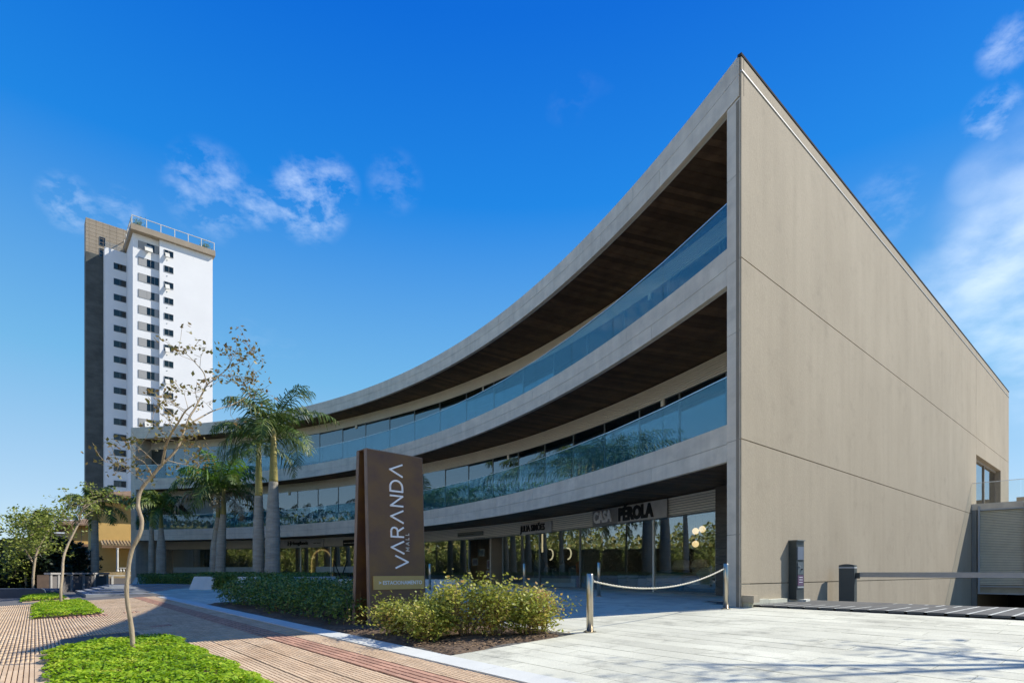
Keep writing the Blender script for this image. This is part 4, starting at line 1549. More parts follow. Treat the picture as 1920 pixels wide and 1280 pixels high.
# ------------------------------------------------------------------ shrubs and hedges
def shrub(name, c, rx, ry, h, n, size, mat, label, group, stems=7, ax=S2, lo=.12, cat='shrub'):
    z = c[2]
    e = empty(name, c, label, cat, group)
    m = MB()
    tips = []
    for k in range(stems):
        a = rng.uniform(0, 2 * math.pi)
        rr = math.sqrt(rng.uniform(0.05, 1)) * .85
        dx, dy = rr * rx * math.cos(a), rr * ry * math.sin(a)
        t = Vector((c[0] + ax.x * dx + ax.y * dy, c[1] + ax.y * dx - ax.x * dy, z + h * rng.uniform(.65, 1.0) * (1 - .25 * rr * rr)))
        b0 = Vector((c[0] + (t.x - c[0]) * .25, c[1] + (t.y - c[1]) * .25, z - .02))
        mid = b0.lerp(t, .5) + Vector((rng.normal() * .04, rng.normal() * .04, 0))
        m.tube([b0, mid, t], [.011, .008, .003], 5, cap=False)
        for q in range(8):
            f = rng.uniform(.12, .95)
            p0 = b0.lerp(mid, f * 2) if f < .5 else mid.lerp(t, f * 2 - 1)
            p1 = p0 + Vector((rng.normal() * .15, rng.normal() * .15, rng.uniform(.0, .18)))
            m.tube([p0, p1], [.005, .002], 4, cap=False)
            tips.append(p1)
        tips.append(t)
    m.build('stems', M_barkd, parent=e, kind='stuff')
    per = max(1, n // len(tips))
    C = np.concatenate([np.array(t)[None] + rng.normal(size=(per, 3)) * np.array([.085, .085, .075]) for t in tips])
    keep = C[:, 2] > z + lo
    V, Q = leaf_quads(C[keep], size, up=.25, aspect=.62)
    np_mesh('foliage', V, Q, mat, parent=e, kind='stuff')
    return e


SH = [(700, 1172, 742, 1092, .42), (762, 1180, 800, 1098, .50), (838, 1188, 850, 1088, .55), (905, 1188, 915, 1103, .52), (955, 1180, 965, 1106, .45), (1005, 1180, 1012, 1106, .40)]
shl = ['reddish-tipped bush at the foot of the totem', 'low yellowish bush second from the totem', 'tallest yellow-green bush with upright shoots', 'orange-tinged bush right of the tallest one', 'airy green bush second from the bollard end', 'thin open bush at the bollard end of the bed']
spots = [(8.95, 4.90, .56), (8.45, 5.30, .74), (7.75, 5.50, 1.02), (7.45, 5.90, .88), (7.15, 6.30, .80), (7.08, 6.52, .80), (7.95, 4.85, .60)]
shl.append('low leafless-footed bush in front, nearest the pavement')
for i, (s, n, h) in enumerate(spots):
    shrub('garden_shrub', g3(s, n, .01), .50 if i != 5 else .30, .40, h, 2700 if i != 5 else 1300, .058, L_shrub, shl[i], 'sunlit bushes in the bed', stems=14 if i != 5 else 8, lo=.03)
# litter of dry leaves on the soil
n = 2600
ss, nn = rng.uniform(BED[0] + .05, 10.5, n), rng.uniform(BED[2] + .02, BED[3], n)
C = np.array([g3(a, c_, .035 + rng.uniform(0, .02)) for a, c_ in zip(ss, nn)])
V, Q = leaf_quads(C, .055, up=.8, aspect=.6)
np_mesh('leaf_litter', V, Q, M_mul, kind='stuff', label='dry brown leaves strewn on the soil under the bushes', origin=g3(8, 5.5))
# long dark hedge left of the totem
hc = g3(16.2, 5.6)
hedge = empty('dark_hedge', hc, 'long dark green hedge in the shade left of the totem', 'hedge')
n = 26000
ss = rng.uniform(10.9, 21.0, n)
nn = rng.uniform(4.62, 6.7, n)
u_ = rng.uniform(0, 1, n) ** .6
top = .74 + .07 * np.sin(ss * 2.3) + .05 * np.sin(ss * 5.7 + nn * 3) + .05 * np.sin(nn * 7.1)
edge = np.minimum(np.minimum(ss - 10.9, 21.0 - ss) / .35, np.minimum(nn - 4.62, 6.7 - nn) / .30)
top = top * (0.55 + .45 * np.clip(edge, 0, 1))
C = np.array([g3(a, c_) for a, c_ in zip(ss, nn)])
C[:, 2] += .06 + u_ * top
C += rng.normal(size=C.shape) * .03
V, Q = leaf_quads(C, .070, up=.3, aspect=.6)
np_mesh('foliage', V, Q, L_hedge, parent=hedge, kind='stuff')
m = MB()
for k in range(60):
    s, n_ = rng.uniform(11.1, 20.8), rng.uniform(4.75, 6.5)
    b0 = g3(s, n_, -.02)
    m.tube([b0, b0 + Vector((rng.normal() * .08, rng.normal() * .08, .35)), b0 + Vector((rng.normal() * .16, rng.normal() * .16, .72))], [.012, .009, .004], 5, cap=False)
m.build('stems', M_barkd, parent=hedge, kind='stuff')


# ------------------------------------------------------------------ stone planters with hedges
def planter(poly, z1, label, slope=.22, n=7000, hlab=None, hh=.30, gaps=()):
    c = sum(poly, Vector((0, 0))) / len(poly)
    e = empty('stone_planter', (c.x, c.y, gxy(c.x, c.y)), label, 'planter', 'pale stone planters before the shops')
    N_ = len(poly)
    inn = []
    for i in range(N_):
        q = poly[i]
        d = (c - q).normalized()
        inn.append(q + d * slope * 1.3)
    for i in range(N_):
        a, b_ = poly[i], poly[(i + 1) % N_]
        ai, bi = inn[i], inn[(i + 1) % N_]
        L_ = (b_ - a).length
        k = max(1, int(L_ / 1.6))
        for j in range(k):
            if (i, j) in gaps: continue
            f0, f1 = j / k + .002, (j + 1) / k - .002
            p, q, pi, qi = a.lerp(b_, f0), a.lerp(b_, f1), ai.lerp(bi, f0), ai.lerp(bi, f1)
            w = (c - (p + q) / 2).normalized() * .16
            zz = gxy(*p) - .05
            MB().hexa([(*p, zz), (*q, zz), (*(q + w * 2.2), zz), (*(p + w * 2.2), zz)], [(*pi, z1), (*qi, z1), (*(qi + w), z1), (*(pi + w), z1)]).build('wall_stone', M_stonew, parent=e)
    MB().prism([p + (c - p).normalized() * .3 for p in inn], gxy(*c), z1 - .12).build('soil', M_soil, parent=e)
    # planting
    he = empty('planter_hedge', (c.x, c.y, z1 - .1), hlab, 'hedge')
    pts = []
    xs = [p.x for p in inn]
    ys = [p.y for p in inn]
    while len(pts) < n:
        p = Vector((rng.uniform(min(xs), max(xs)), rng.uniform(min(ys), max(ys))))
        if inside(p, inn): pts.append((p.x, p.y, z1 - .1 + rng.uniform(0, hh) * (1 + .25 * math.sin(p.x * 3) * math.sin(p.y * 2.3))))
    V, Q = leaf_quads(np.array(pts), .10, up=.35, aspect=.6)
    np_mesh('foliage', V, Q, L_hedge, parent=he, kind='stuff')
    # hedge hanging down where the wall is open
    for (i, j) in gaps:
        a, b_ = poly[i], poly[(i + 1) % N_]
        k = max(1, int((b_ - a).length / 1.6))
        f = rng.uniform(j / k, (j + 1) / k, 2600)
        q = np.array([a.lerp(b_, x) + (c - a).normalized() * rng.uniform(.0, .5) for x in f])
        z0_ = gxy(*a)
        C = np.column_stack([q, z0_ + rng.uniform(0.02, z1 - z0_ + .1, len(q))])
        V, Q = leaf_quads(C, .10, up=.3, aspect=.6)
        np_mesh('hanging_leaves', V, Q, L_hedge, parent=he, kind='stuff')
    return e


planter(PL_A, 1.28, 'low pale stone planter at the far left corner of the mall', hlab='dark hedge round the two farthest palms at the mall corner', n=6000, hh=.35)
planter(PL_B, 1.40, 'large pale stone planter round the four middle palms', hlab='low green hedge under the four middle palms', n=16000, gaps=((0, 1), (0, 3)))
planter(PL_C, 1.30, 'pale stone planter half hidden behind the totem', hlab='sparse green planting in the planter behind the totem', n=1500, hh=.10)
# clipped dark hedge running from the far planter to the larger one
n = 9000
a, c = Vector((-25.0, 38.6)), Vector((-18.6, 34.4))
tt = rng.uniform(0, 1, n)
C = np.stack([a.x + (c.x - a.x) * tt, a.y + (c.y - a.y) * tt, np.full(n, .72)], 1)
off_ = rng.uniform(-.5, .5, n)
C[:, 0] += off_ * .54
C[:, 1] += off_ * .84
C[:, 2] += rng.uniform(0, .72, n)
V, Q = leaf_quads(C, .10, up=.3, aspect=.6)
h2 = empty('clipped_hedge', (*((a + c) / 2), .75), 'clipped dark hedge between the two stone planters at left', 'hedge')
np_mesh('foliage', V, Q, L_hedge, parent=h2, kind='stuff')
m = MB()
for k in range(14):
    q = a.lerp(c, (k + .5) / 14)
    m.tube([(q.x, q.y, .7), (q.x + rng.normal() * .1, q.y, 1.3)], [.02, .01], 5, cap=False)
m.build('stems', M_barkd, parent=h2, kind='stuff')


# ------------------------------------------------------------------ royal palms
def palm(base, top, shaft_top, rads, nf, fl, label, seed, lean=(0, 0), dry=0, young=False, spread=1.0, lw=.05, dens=34):
    r = np.random.RandomState(seed)
    bx, by, bz = base
    e = empty('royal_palm', base, label, 'palm tree', 'royal palms before the mall')
    tx, ty = bx + lean[0], by + lean[1]
    rb, rmid, rt, rs = [q * .80 for q in rads]
    m = MB()
    pts, rr = [], []
    NT = 44
    for i in range(NT + 1):
        f = i / NT
        pts.append((bx + lean[0] * f * f, by + lean[1] * f * f, bz - .1 + (top - bz + .1) * f))
        w = np.interp(f, [0, .06, .22, .55, 1], [rb, rb * .97, rmid * 1.02, rmid, rt])
        rr.append(w * (1 + (.028 if i % 2 else -.012)))
    m.tube(pts, rr, 16)
    m.build('trunk', M_palmt, parent=e, smooth=False)
    m = MB()
    m.tube([(tx, ty, top - .05), (tx, ty, top + .12), (tx, ty, top + (shaft_top - top) * .5), (tx, ty, shaft_top)], [rt * 1.0, rt * .98, rs, rs * .72], 14)
    m.build('crownshaft', M_shaft, parent=e, smooth=True)
    m = MB()
    m.tube([(tx, ty, shaft_top - .05), (tx + .04, ty, shaft_top + fl * .33), (tx + .05, ty + .02, shaft_top + fl * .5)], [.035, .016, .004], 6)
    m.build('spear_leaf', L_palmy, parent=e)
    for k in range(nf):
        az = k * 2.399 + r.uniform(-.25, .25)
        el = R(np.interp(k / max(1, nf - 1), [0, .35, .7, 1], [80, 58, 26, -8]) + r.uniform(-8, 8))
        L_ = fl * r.uniform(.88, 1.08)
        isdry = k >= nf - dry
        if isdry: el = R(r.uniform(-10, 25))
        H = Vector((math.cos(az), math.sin(az), 0))
        p = Vector((tx, ty, shaft_top)) + H * rs * .4
        steps = 14
        rach = [p.copy()]
        ang = el
        droop = R(r.uniform(95, 125)) / steps * spread
        for q in range(steps):
            d = H * math.cos(ang) + Vector((0, 0, math.sin(ang)))
            p = p + d * (L_ / steps)
            rach.append(p.copy())
            ang -= droop * (.35 + 1.25 * q / steps)
            ang = max(ang, R(-88))
        mb = MB()
        mb.tube(rach, [.028 * (1 - .85 * i / steps) + .004 for i in range(steps + 1)], 5, cap=False)
        vs, fs = [], []
        side = H.cross(Vector((0, 0, 1)))
        for q in range(dens):
            f = .12 + .88 * q / (dens - 1)
            x = f * steps
            i = min(int(x), steps - 1)
            c = rach[i].lerp(rach[i + 1], x - i)
            tg = (rach[i + 1] - rach[i]).normalized()
            l = L_ * .30 * (math.sin(math.pi * (.18 + .78 * f)) ** .8) * r.uniform(.8, 1.15)
            for sg in (-1, 1):
                tw = r.uniform(-.5, .45)
                d = (side * sg * .85 + tg * .5 + side.cross(tg) * tw * sg).normalized()
                mid = c + d * l * .5 + Vector((0, 0, -l * .12))
                end = c + d * l * .80 + Vector((0, 0, -l * r.uniform(.38, .62)))
                wv = tg * (lw * r.uniform(.7, 1.2))
                o = len(vs)
                vs += [c - wv * .5, c + wv * .5, mid - wv * .6, mid + wv * .6, end - wv * .12, end + wv * .12]
                fs += [(o, o + 1, o + 3, o + 2), (o + 2, o + 3, o + 5, o + 4)]
        mb.add(vs, fs)
        mb.build('frond', L_dead if isdry else (L_palmy if (young and k < nf * .45) else L_palm), parent=e)
    return e


def pz(v, Y): return EYE - (v - HY) / F * Y
def ppx(u, Y, v=1080): return ((u - CX) / F * Y, Y, 1.05)


palm(ppx(485, 30.3), pz(928, 30), pz(830, 30), (.42, .36, .25, .20), 13, 3.1, 'tall palm with a dark shaggy crown, left of the tallest pair by the large planter', 11, spread=1.15)
palm(ppx(511, 29.6), pz(905, 30), pz(806, 30), (.52, .44, .28, .20), 14, 3.4, 'tallest palm with a yellow-green neck and windblown crown', 12, lean=(.05, 0))
palm(ppx(402, 36.5), pz(968, 36), pz(925, 36), (.46, .36, .20, .15), 14, 3.1, 'palm with dry hanging fronds, left of the bright green one', 13, lean=(.25, 0), dry=4, lw=.055)
palm(ppx(413, 35.5), pz(965, 36), pz(918, 36), (.44, .34, .22, .16), 18, 3.2, 'palm with a bright green tuft on top, in the large planter', 14, lean=(.2, 0), young=True, lw=.055)
palm(ppx(284, 40.6), pz(985, 40), pz(952, 40), (.30, .24, .17, .13), 10, 2.1, 'slim palm farthest left against the mall corner', 15, lw=.055)
palm(ppx(302, 39.8), pz(990, 40), pz(952, 40), (.50, .38, .19, .14), 11, 2.2, 'palm with a stout swollen foot at the mall corner', 16, lean=(.0, 0), lw=.055)
p = view(178, 1100, 43)
palm((p.x, p.y, .55), pz(975, 43), pz(950, 43), (.42, .32, .26, .20), 16, 2.7, 'dark shaded palm in front of the yellow house', 17, lw=.07, spread=1.1)


# ------------------------------------------------------------------ young street trees
def leaf_tufts(points, per, sd, size, r, up=.2, droop=.4):
    C = np.concatenate([np.array(p)[None] + r.normal(size=(per, 3)) * sd for p in points])
    return leaf_quads(C, size, up=up, aspect=.6, r=r, droop=droop)


def street_tree(base, trunk, branches, label, seed, leaf, per, sd, size, twigs=7, twl=.45, nm='street_tree', tk=.72):
    """trunk and branches: lists of (point, radius)"""
    r = np.random.RandomState(seed)
    e = empty(nm, base, label, 'tree', 'young trees along the pavement')
    m = MB()
    pts = catmull([p for p, _ in trunk], 5)
    rad = np.interp(np.linspace(0, 1, len(pts)), np.linspace(0, 1, len(trunk)), [q for _, q in trunk])
    rad = rad * tk * (1 + .06 * np.sin(np.arange(len(rad)) * 1.7))
    m.tube(pts, list(rad), 10)
    m.build('trunk', M_bark, parent=e, smooth=True)
    tips = []
    for br in branches:
        m = MB()
        pts = catmull([p for p, _ in br], 4)
        rad = np.interp(np.linspace(0, 1, len(pts)), np.linspace(0, 1, len(br)), [q for _, q in br])
        rad = rad * tk
        m.tube(pts, list(rad), 7)
        n0 = len(pts)
        for k in range(twigs):
            i = int(n0 * r.uniform(.35, .98))
            i = min(i, n0 - 1)
            p0 = pts[i]
            d = Vector((r.normal(), r.normal(), r.normal() * .7 + .55)).normalized()
            l = twl * r.uniform(.5, 1.2)
            p1 = p0 + d * l * .55
            p2 = p1 + (d + Vector((r.normal() * .4, r.normal() * .4, .2))).normalized() * l * .5
            rr_ = max(.004, rad[i] * .45)
            m.tube([p0, p1, p2], [rr_, rr_ * .7, .003], 5, cap=False)
            tips.append(p2)
            if r.rand() < .7:
                p3 = p1 + Vector((r.normal() * .5, r.normal() * .5, .3 + r.normal() * .2)).normalized() * l * .45
                m.tube([p1, p3], [rr_ * .6, .003], 4, cap=False)
                tips.append(p3)
        tips.append(pts[-1])
        m.build('limb', M_bark, parent=e, smooth=True)
    V, Q = leaf_tufts(tips, per, sd, size, r)
    np_mesh('crown', V, Q, leaf, parent=e, kind='stuff')
    return e


def path(Y, seq, dy=0.0, jit=0.):
    out = []
    for i, (u, v, rad) in enumerate(seq):
        yy = Y + dy * i / max(1, len(seq) - 1)
        out.append((view(u, v, yy), rad))
    return out


Y1 = 8.62
tb = g3(10.26, 1.14)
t1 = [(tb + Vector((0, 0, -.05)), .062)] + path(Y1, [(247, 1180, .056), (238, 1120, .052), (239, 1079, .051), (247, 1032, .050), (262, 1001, .050), (266, 976, .047), (259, 948, .046), (264, 919, .045), (284, 893, .043), (304, 870, .040)], .25)
street_tree(tb, t1, [
    path(Y1 + .25, [(304, 871, .036), (308, 850, .031), (312, 832, .028), (322, 811, .026), (335, 791, .022), (348, 770, .018), (366, 756, .012)], -.5),
    path(Y1 + .25, [(305, 869, .034), (331, 842, .032), (346, 804, .029), (356, 780, .027), (366, 765, .025), (376, 744, .022), (388, 721, .018)], .4),
    path(Y1 + .65, [(388, 721, .016), (382, 699, .014), (366, 680, .011), (350, 664, .008), (334, 657, .005)], .2),
    path(Y1 + .65, [(388, 721, .016), (408, 706, .014), (427, 690, .011), (434, 672, .008), (430, 655, .005)], .5),
    path(Y1 + .9, [(427, 690, .010), (445, 682, .008), (462, 668, .006), (480, 653, .004)], .2),
    path(Y1 + .45, [(350, 798, .024), (377, 782, .020), (400, 770, .016), (427, 761, .012), (448, 752, .008), (470, 738, .005)], 1.1),
    path(Y1 + .65, [(410, 704, .010), (440, 704, .008), (465, 706, .006), (492, 690, .004)], .4),
    path(Y1 + .65, [(415, 702, .009), (450, 722, .007), (470, 715, .005)], .6),
    path(Y1 + .05, [(336, 789, .012), (318, 772, .008), (300, 757, .005), (287, 745, .003)], -.4),
    path(Y1 + .15, [(285, 892, .018), (272, 868, .013), (250, 858, .009), (222, 868, .006), (198, 866, .004)], -.7),
    path(Y1 + .1, [(272, 905, .014), (250, 888, .010), (236, 878, .007), (212, 890, .004)], .5),
    path(Y1 + .2, [(300, 876, .014), (280, 856, .010), (262, 842, .007), (246, 850, .004)], -.3),
    path(Y1 + .2, [(312, 862, .012), (334, 868, .008), (352, 872, .006), (370, 878, .004)], .5),
    path(Y1 + .3, [(331, 842, .012), (346, 828, .008), (362, 822, .005)], -.4),
], 'crooked young tree with few brownish leaves, rooted in the nearest green bed', 31, L_tree, 6, np.array([.07, .07, .05]), .072, twigs=6, twl=.36, tk=.60)

Y2 = 20.7
tb = g3(26.42, .74)
t2 = [(tb + Vector((0, 0, -.05)), .085)] + path(Y2, [(114, 1106, .078), (117, 1076, .074), (119, 1046, .070), (126, 1024, .064), (138, 999, .058), (150, 976, .05)], 1.0)
street_tree(tb, t2, [
    path(Y2 + 1, [(138, 1000, .045), (148, 978, .04), (156, 952, .03), (170, 936, .02), (190, 925, .012)], 1.0),
    path(Y2 + 1, [(148, 980, .04), (152, 960, .03), (165, 945, .02), (205, 930, .010)], -1.5),
    path(Y2 + 1, [(138, 999, .035), (134, 985, .022), (128, 972, .014), (118, 968, .008)], -1.2),
    path(Y2 + 1, [(152, 975, .03), (140, 955, .02), (132, 945, .012), (128, 938, .008)], .5),
    path(Y2 + 1, [(150, 978, .03), (162, 965, .02), (178, 955, .012)], 1.6),
    path(Y2 + 1, [(155, 955, .02), (180, 940, .015), (215, 938, .008)], .8),
], 'slim leaning young tree with flat sprays of leaves in the middle bed', 32, L_treeg, 7, np.array([.13, .13, .06]), .12, twigs=6, twl=.62, tk=.6)
Y3 = 32.
p = view(63, 1104, Y3)
street_tree((p.x, p.y, .7), [(Vector((p.x, p.y, .4)), .13)] + path(Y3, [(62, 1085, .11), (65, 1054, .10), (70, 1032, .095), (83, 1006, .08), (92, 994, .07)], .6), [
    path(Y3 + .6, [(83, 1006, .07), (95, 990, .05), (105, 978, .035), (114, 980, .02)], .6),
    path(Y3 + .6, [(70, 1032, .07), (60, 1012, .05), (66, 995, .04), (72, 984, .02)], -.8),
    path(Y3 + .6, [(64, 1058, .06), (50, 1035, .045), (40, 1012, .03), (34, 1000, .02)], .7),
    path(Y3 + .6, [(88, 1000, .05), (80, 985, .03), (68, 978, .02)], 1.5),
    path(Y3 + .6, [(60, 1048, .05), (45, 1030, .04), (28, 1015, .02)], -1.2),
    path(Y3 + .6, [(66, 1045, .05), (78, 1035, .03), (90, 1028, .02)], -.9),
    path(Y3 + .6, [(58, 1012, .05), (50, 990, .03), (48, 980, .02)], .2),
], 'bushy olive-green tree with a pale forked trunk at the far left', 33, L_treeg, 24, np.array([.26, .26, .18]), .17, twigs=10, twl=1.1, tk=.62)
Y4 = 40.
p = view(49, 1101, Y4)
street_tree((p.x, p.y, .7), [(Vector((p.x, p.y, .3)), .12)] + path(Y4, [(48, 1085, .10), (47, 1072, .09), (52, 1058, .07)], .3), [
    path(Y4, [(48, 1075, .06), (40, 1062, .05), (34, 1055, .03)], .6),
    path(Y4, [(52, 1060, .06), (56, 1045, .04), (54, 1036, .02)], -.6),
    path(Y4, [(47, 1072, .05), (36, 1068, .03), (28, 1060, .02)], -1),
], 'small pale tree behind the bushy olive one at the far left', 34, L_treeg, 30, np.array([.3, .3, .25]), .18, twigs=9, twl=1.0)


# ------------------------------------------------------------------ dark evergreens at the end of the street
def evergreen(u, v0, v1, Y, rad, n, label, shape='cone', leaf=L_conif, size=.32, cat='tree', seed=5, sq=1.0):
    r = np.random.RandomState(seed)
    x = (u - CX) / F * Y
    z0, z1 = pz(v0, Y), pz(v1, Y)
    e = empty('cypress' if shape == 'cone' else 'evergreen_tree', (x, Y, z0), label, cat, 'dark evergreens at the street end')
    MB().tube([(x, Y, z0 - .3), (x, Y, z0 + (z1 - z0) * .6)], [.22, .08], 8).build('trunk', M_barkd, parent=e)
    hgt = z1 - z0
    f = r.uniform(0.02, 1, n)
    if shape == 'cone':
        rr = rad * np.clip(1.02 - f, 0.02, 1) ** .6 * np.clip(f / .1, .5, 1)
    else:
        rr = rad * np.sqrt(np.clip(1 - (2 * f - .85) ** 2 / 1.4, .05, 1))
    a = r.uniform(0, 2 * math.pi, n)
    lump = 1 + .22 * np.sin(a * 3 + f * 9) + .16 * np.sin(a * 7 - f * 14)
    q = rr * lump * np.sqrt(r.uniform(.25, 1, n))
    C = np.stack([x + q * np.cos(a) * sq, Y + q * np.sin(a), z0 + f * hgt], 1)
    V, Q = leaf_quads(C, size, up=.2, aspect=.5, r=r)
    np_mesh('crown', V, Q, leaf, parent=e, kind='stuff')
    return e


evergreen(70, 1102, 958, 52, 1.15, 5000, 'left one of two dark cypress tips above the far trees', seed=51)
evergreen(83, 1102, 957, 54, 1.1, 5000, 'right one of two dark cypress tips above the far trees', seed=52)
evergreen(93, 1108, 1006, 42, 2.6, 9000, 'broad near-black evergreen right of the bushy olive tree', 'ball', seed=53)
evergreen(66, 1108, 1024, 45, 2.6, 7000, 'near-black evergreen behind the bushy olive tree', 'ball', seed=54)
evergreen(30, 1106, 1010, 48, 2.6, 7000, 'dark evergreen second from the left edge', 'ball', seed=55)
evergreen(6, 1106, 1035, 46, 1.6, 5000, 'brownish dark evergreen at the left edge', 'ball', leaf=leafmat('rusty_leaf', [(.03, .025, .015), (.07, .05, .025), (.11, .075, .04)], .15), seed=56)
evergreen(118, 1100, 1048, 46, 1.5, 4000, 'dark low evergreen before the white house', 'ball', seed=57)

# low dark wall with a rounded end beside the street trees
wl = MB()
A0, A1 = view(-60, 1120, 28.2), view(86, 1120, 27.6)
ex = (A1 - A0); L_ = ex.length; ex.normalize()
ey = Vector((-ex.y, ex.x, 0))
prof = [(0, -.3), (L_ - .22, -.3)] + [(L_ - .22 + .22 * math.sin(R(a)), .22 - .22 * math.cos(R(a))) for a in range(0, 181, 20)] + [(0, .44)]
vs = [A0 + ex * x + Vector((0, 0, z)) for x, z in prof] + [A0 + ex * x + ey * .9 + Vector((0, 0, z)) for x, z in prof]
n_ = len(prof)
lw_ = empty('low_wall', A0 + ex * L_ * .5, 'low dark grey wall with a rounded end beside the street trees', 'wall')
MB().add(vs, [tuple(range(n_)), tuple(range(n_, 2 * n_))[::-1]] + [(i, (i + 1) % n_, n_ + (i + 1) % n_, n_ + i) for i in range(n_)]).build('wall_body', pmat('slate_paint', (.075, .09, .115), .6, var=.1), parent=lw_)
rim = [A0 + ex * (L_ - .22 + .225 * math.sin(R(a))) + Vector((0, 0, .22 - .225 * math.cos(R(a)))) - ey * .012 for a in range(40, 181, 20)]
MB().tube(rim, .02, 6).build('rim', M_conc, parent=lw_)

# garden wall beside the steps
gw = empty('garden_wall', (-25.6, 33.5, .6), 'grey garden wall with pale posts beside the shallow steps', 'wall')
G0, G1 = Vector((-24.9, 30.6)), Vector((-27.4, 38.4))
gd = (G1 - G0); GLn = gd.length; gd.normalize()
gn = Vector((-gd.y, gd.x))
M_gw = pmat('garden_wall_paint', (.16, .15, .145), .8, var=.12, scale=1)
M_post = pmat('post_paint', (.36, .35, .33), .8, var=.1)
Xs = [0, .9, 2.6, 4.3, 6.0, GLn]
for i, x in enumerate(Xs):
    q = G0 + gd * x
    MB().prism([q - gd * .11 - gn * .11, q + gd * .11 - gn * .11, q + gd * .11 + gn * .11, q - gd * .11 + gn * .11], .2, 1.50).build('post', M_post, parent=gw)
    if i:
        a = G0 + gd * (Xs[i - 1] + .112)
        c = G0 + gd * (x - .112)
        MB().prism([a - gn * .05, c - gn * .05, c + gn * .05, a + gn * .05], .2, 1.40).build('panel', M_gw, parent=gw)
MB().prism([G0 - gd * .2 - gn * .15, G1 + gd * .2 - gn * .15, G1 + gd * .2 + gn * .15, G0 - gd * .2 + gn * .15], 1.505, 1.60).build('coping', M_post, parent=gw)
a = G0 - S2 * .25
c = a - W2 * .5
pn = a + (c - a)
MB().prism([a, c, c + S2 * .1, a + S2 * .1], .2, 1.48).build('side_panel', pmat('brown_panel', (.14, .095, .065), .8, var=.2), parent=gw)

# ------------------------------------------------------------------ houses behind
M_yel = pmat('ochre_plaster', (.57, .37, .125), .9, var=.10, scale=.6, bump=.1, bscale=8)
M_tan = pmat('tan_plaster', (.30, .24, .165), .9, var=.12, scale=.7)
M_roof = pmat('clay_tile', (.20, .125, .07), .9, var=.3, scale=3)
M_wframe = pmat('window_paint', (.58, .57, .52), .7)
M_shut = pmat('pale_shutter', (.42, .43, .40), .7)


def frame2(org, ex):
    ex = Vector(ex).normalized()
    return Vector(org), ex, Vector((-ex.y, ex.x))


def rect_window(parent, org, ex, nn, x, z, w, h, frame=M_wframe, pane=M_glass, bars=(1, 1), ft=.09, shutters=None):
    """window on a wall: org + ex * x, nn points outwards"""
    m = MB()
    def bx(x0, x1, z0, z1, d0, d1): m.prism([org + ex * x0 + nn * d0, org + ex * x1 + nn * d0, org + ex * x1 + nn * d1, org + ex * x0 + nn * d1], z0, z1)
    bx(x - ft, x + w + ft, z - ft, z, .0, .07)
    bx(x - ft, x + w + ft, z + h, z + h + ft, .0, .07)
    bx(x - ft, x, z, z + h, .0, .07)
    bx(x + w, x + w + ft, z, z + h, .0, .07)
    for i in range(1, bars[0]):
        xx = x + w * i / bars[0]
        bx(xx - .02, xx + .02, z, z + h, .012, .05)
    for i in range(1, bars[1]):
        zz = z + h * i / bars[1]
        bx(x, x + w, zz - .02, zz + .02, .014, .046)
    f = m.build('window', frame, parent=parent)
    m = MB(); bx(x, x + w, z, z + h, .003, .012); m.build('pane', pane, parent=f)
    if shutters:
        for (x0, x1) in shutters:
            m = MB(); bx(x0, x1, z, z + h, .014, .06); m.build('shutter', M_shut, parent=f)
    return f


# the yellow house: one front seen between palm and mall
hp = view(183, 1090, 52)
H0 = Vector((hp.x, hp.y))
house = empty('yellow_house', (*(H0 + W2 * 4 + S2 * 4), .5), 'ochre house with a small tiled porch, squeezed behind the palm and the mall', 'house')
fn = K2.copy()                                  # its front looks the way of the mall's end wall
z_ = lambda v, Y=53: pz(v, Y)
MB().prism([H0, H0 + W2 * 9, H0 + W2 * 9 + S2 * 12, H0 + S2 * 12], .3, 8.5).build('wall', M_yel, parent=house)
MB().prism([H0 - W2 * .7 - S2 * 1.2, H0 + W2 * 9.5 - S2 * 1.2, H0 + W2 * 9.5 + S2 * 12.5, H0 - W2 * .5 + S2 * 12.5], 8.51, 8.70).build('eave', M_roof, parent=house)
rf = MB()
c4 = [H0 - W2 * .7 - S2 * 1.2, H0 + W2 * 9.5 - S2 * 1.2, H0 + W2 * 9.5 + S2 * 12.5, H0 - W2 * .5 + S2 * 12.5]
r0_, r1_ = H0 + W2 * 4.5 + S2 * 4, H0 + W2 * 4.5 + S2 * 8
rf.add([(*p, 8.71) for p in c4] + [(*r0_, 10.0), (*r1_, 10.0)], [(0, 1, 4), (1, 2, 5, 4), (2, 3, 5), (3, 0, 4, 5)])
rf.build('roof', M_roof, parent=house)
# porch in front
P0, PD = H0 + W2 * .3 - S2 * 0, -S2 * 2.2
wz = 4.05
aw = MB()
for i in range(26):
    x0 = .2 + i * .25
    a = H0 + W2 * x0
    c = a + W2 * .2495
    aw.hexa([(*a, wz + .42), (*c, wz + .42), (*(c - S2 * 1.7), wz), (*(a - S2 * 1.7), wz)], [(*a, wz + .52), (*c, wz + .52), (*(c - S2 * 1.7), wz + .10), (*(a - S2 * 1.7), wz + .10)])
    q = a + W2 * .24
    aw.tube([(*(q + S2 * 0), wz + .53), (*(q - S2 * 1.72), wz + .11)], .075, 6)
aw.build('porch_roof', pmat('porch_tile', (.27, .20, .115), .9, var=.25, scale=4), parent=house)
MB().prism([H0 + W2 * .2 - S2 * 1.68, H0 + W2 * 6.7 - S2 * 1.68, H0 + W2 * 6.7 - S2 * 1.55, H0 + W2 * .2 - S2 * 1.55], wz - .22, wz - .005).build('porch_beam', M_roof, parent=house)
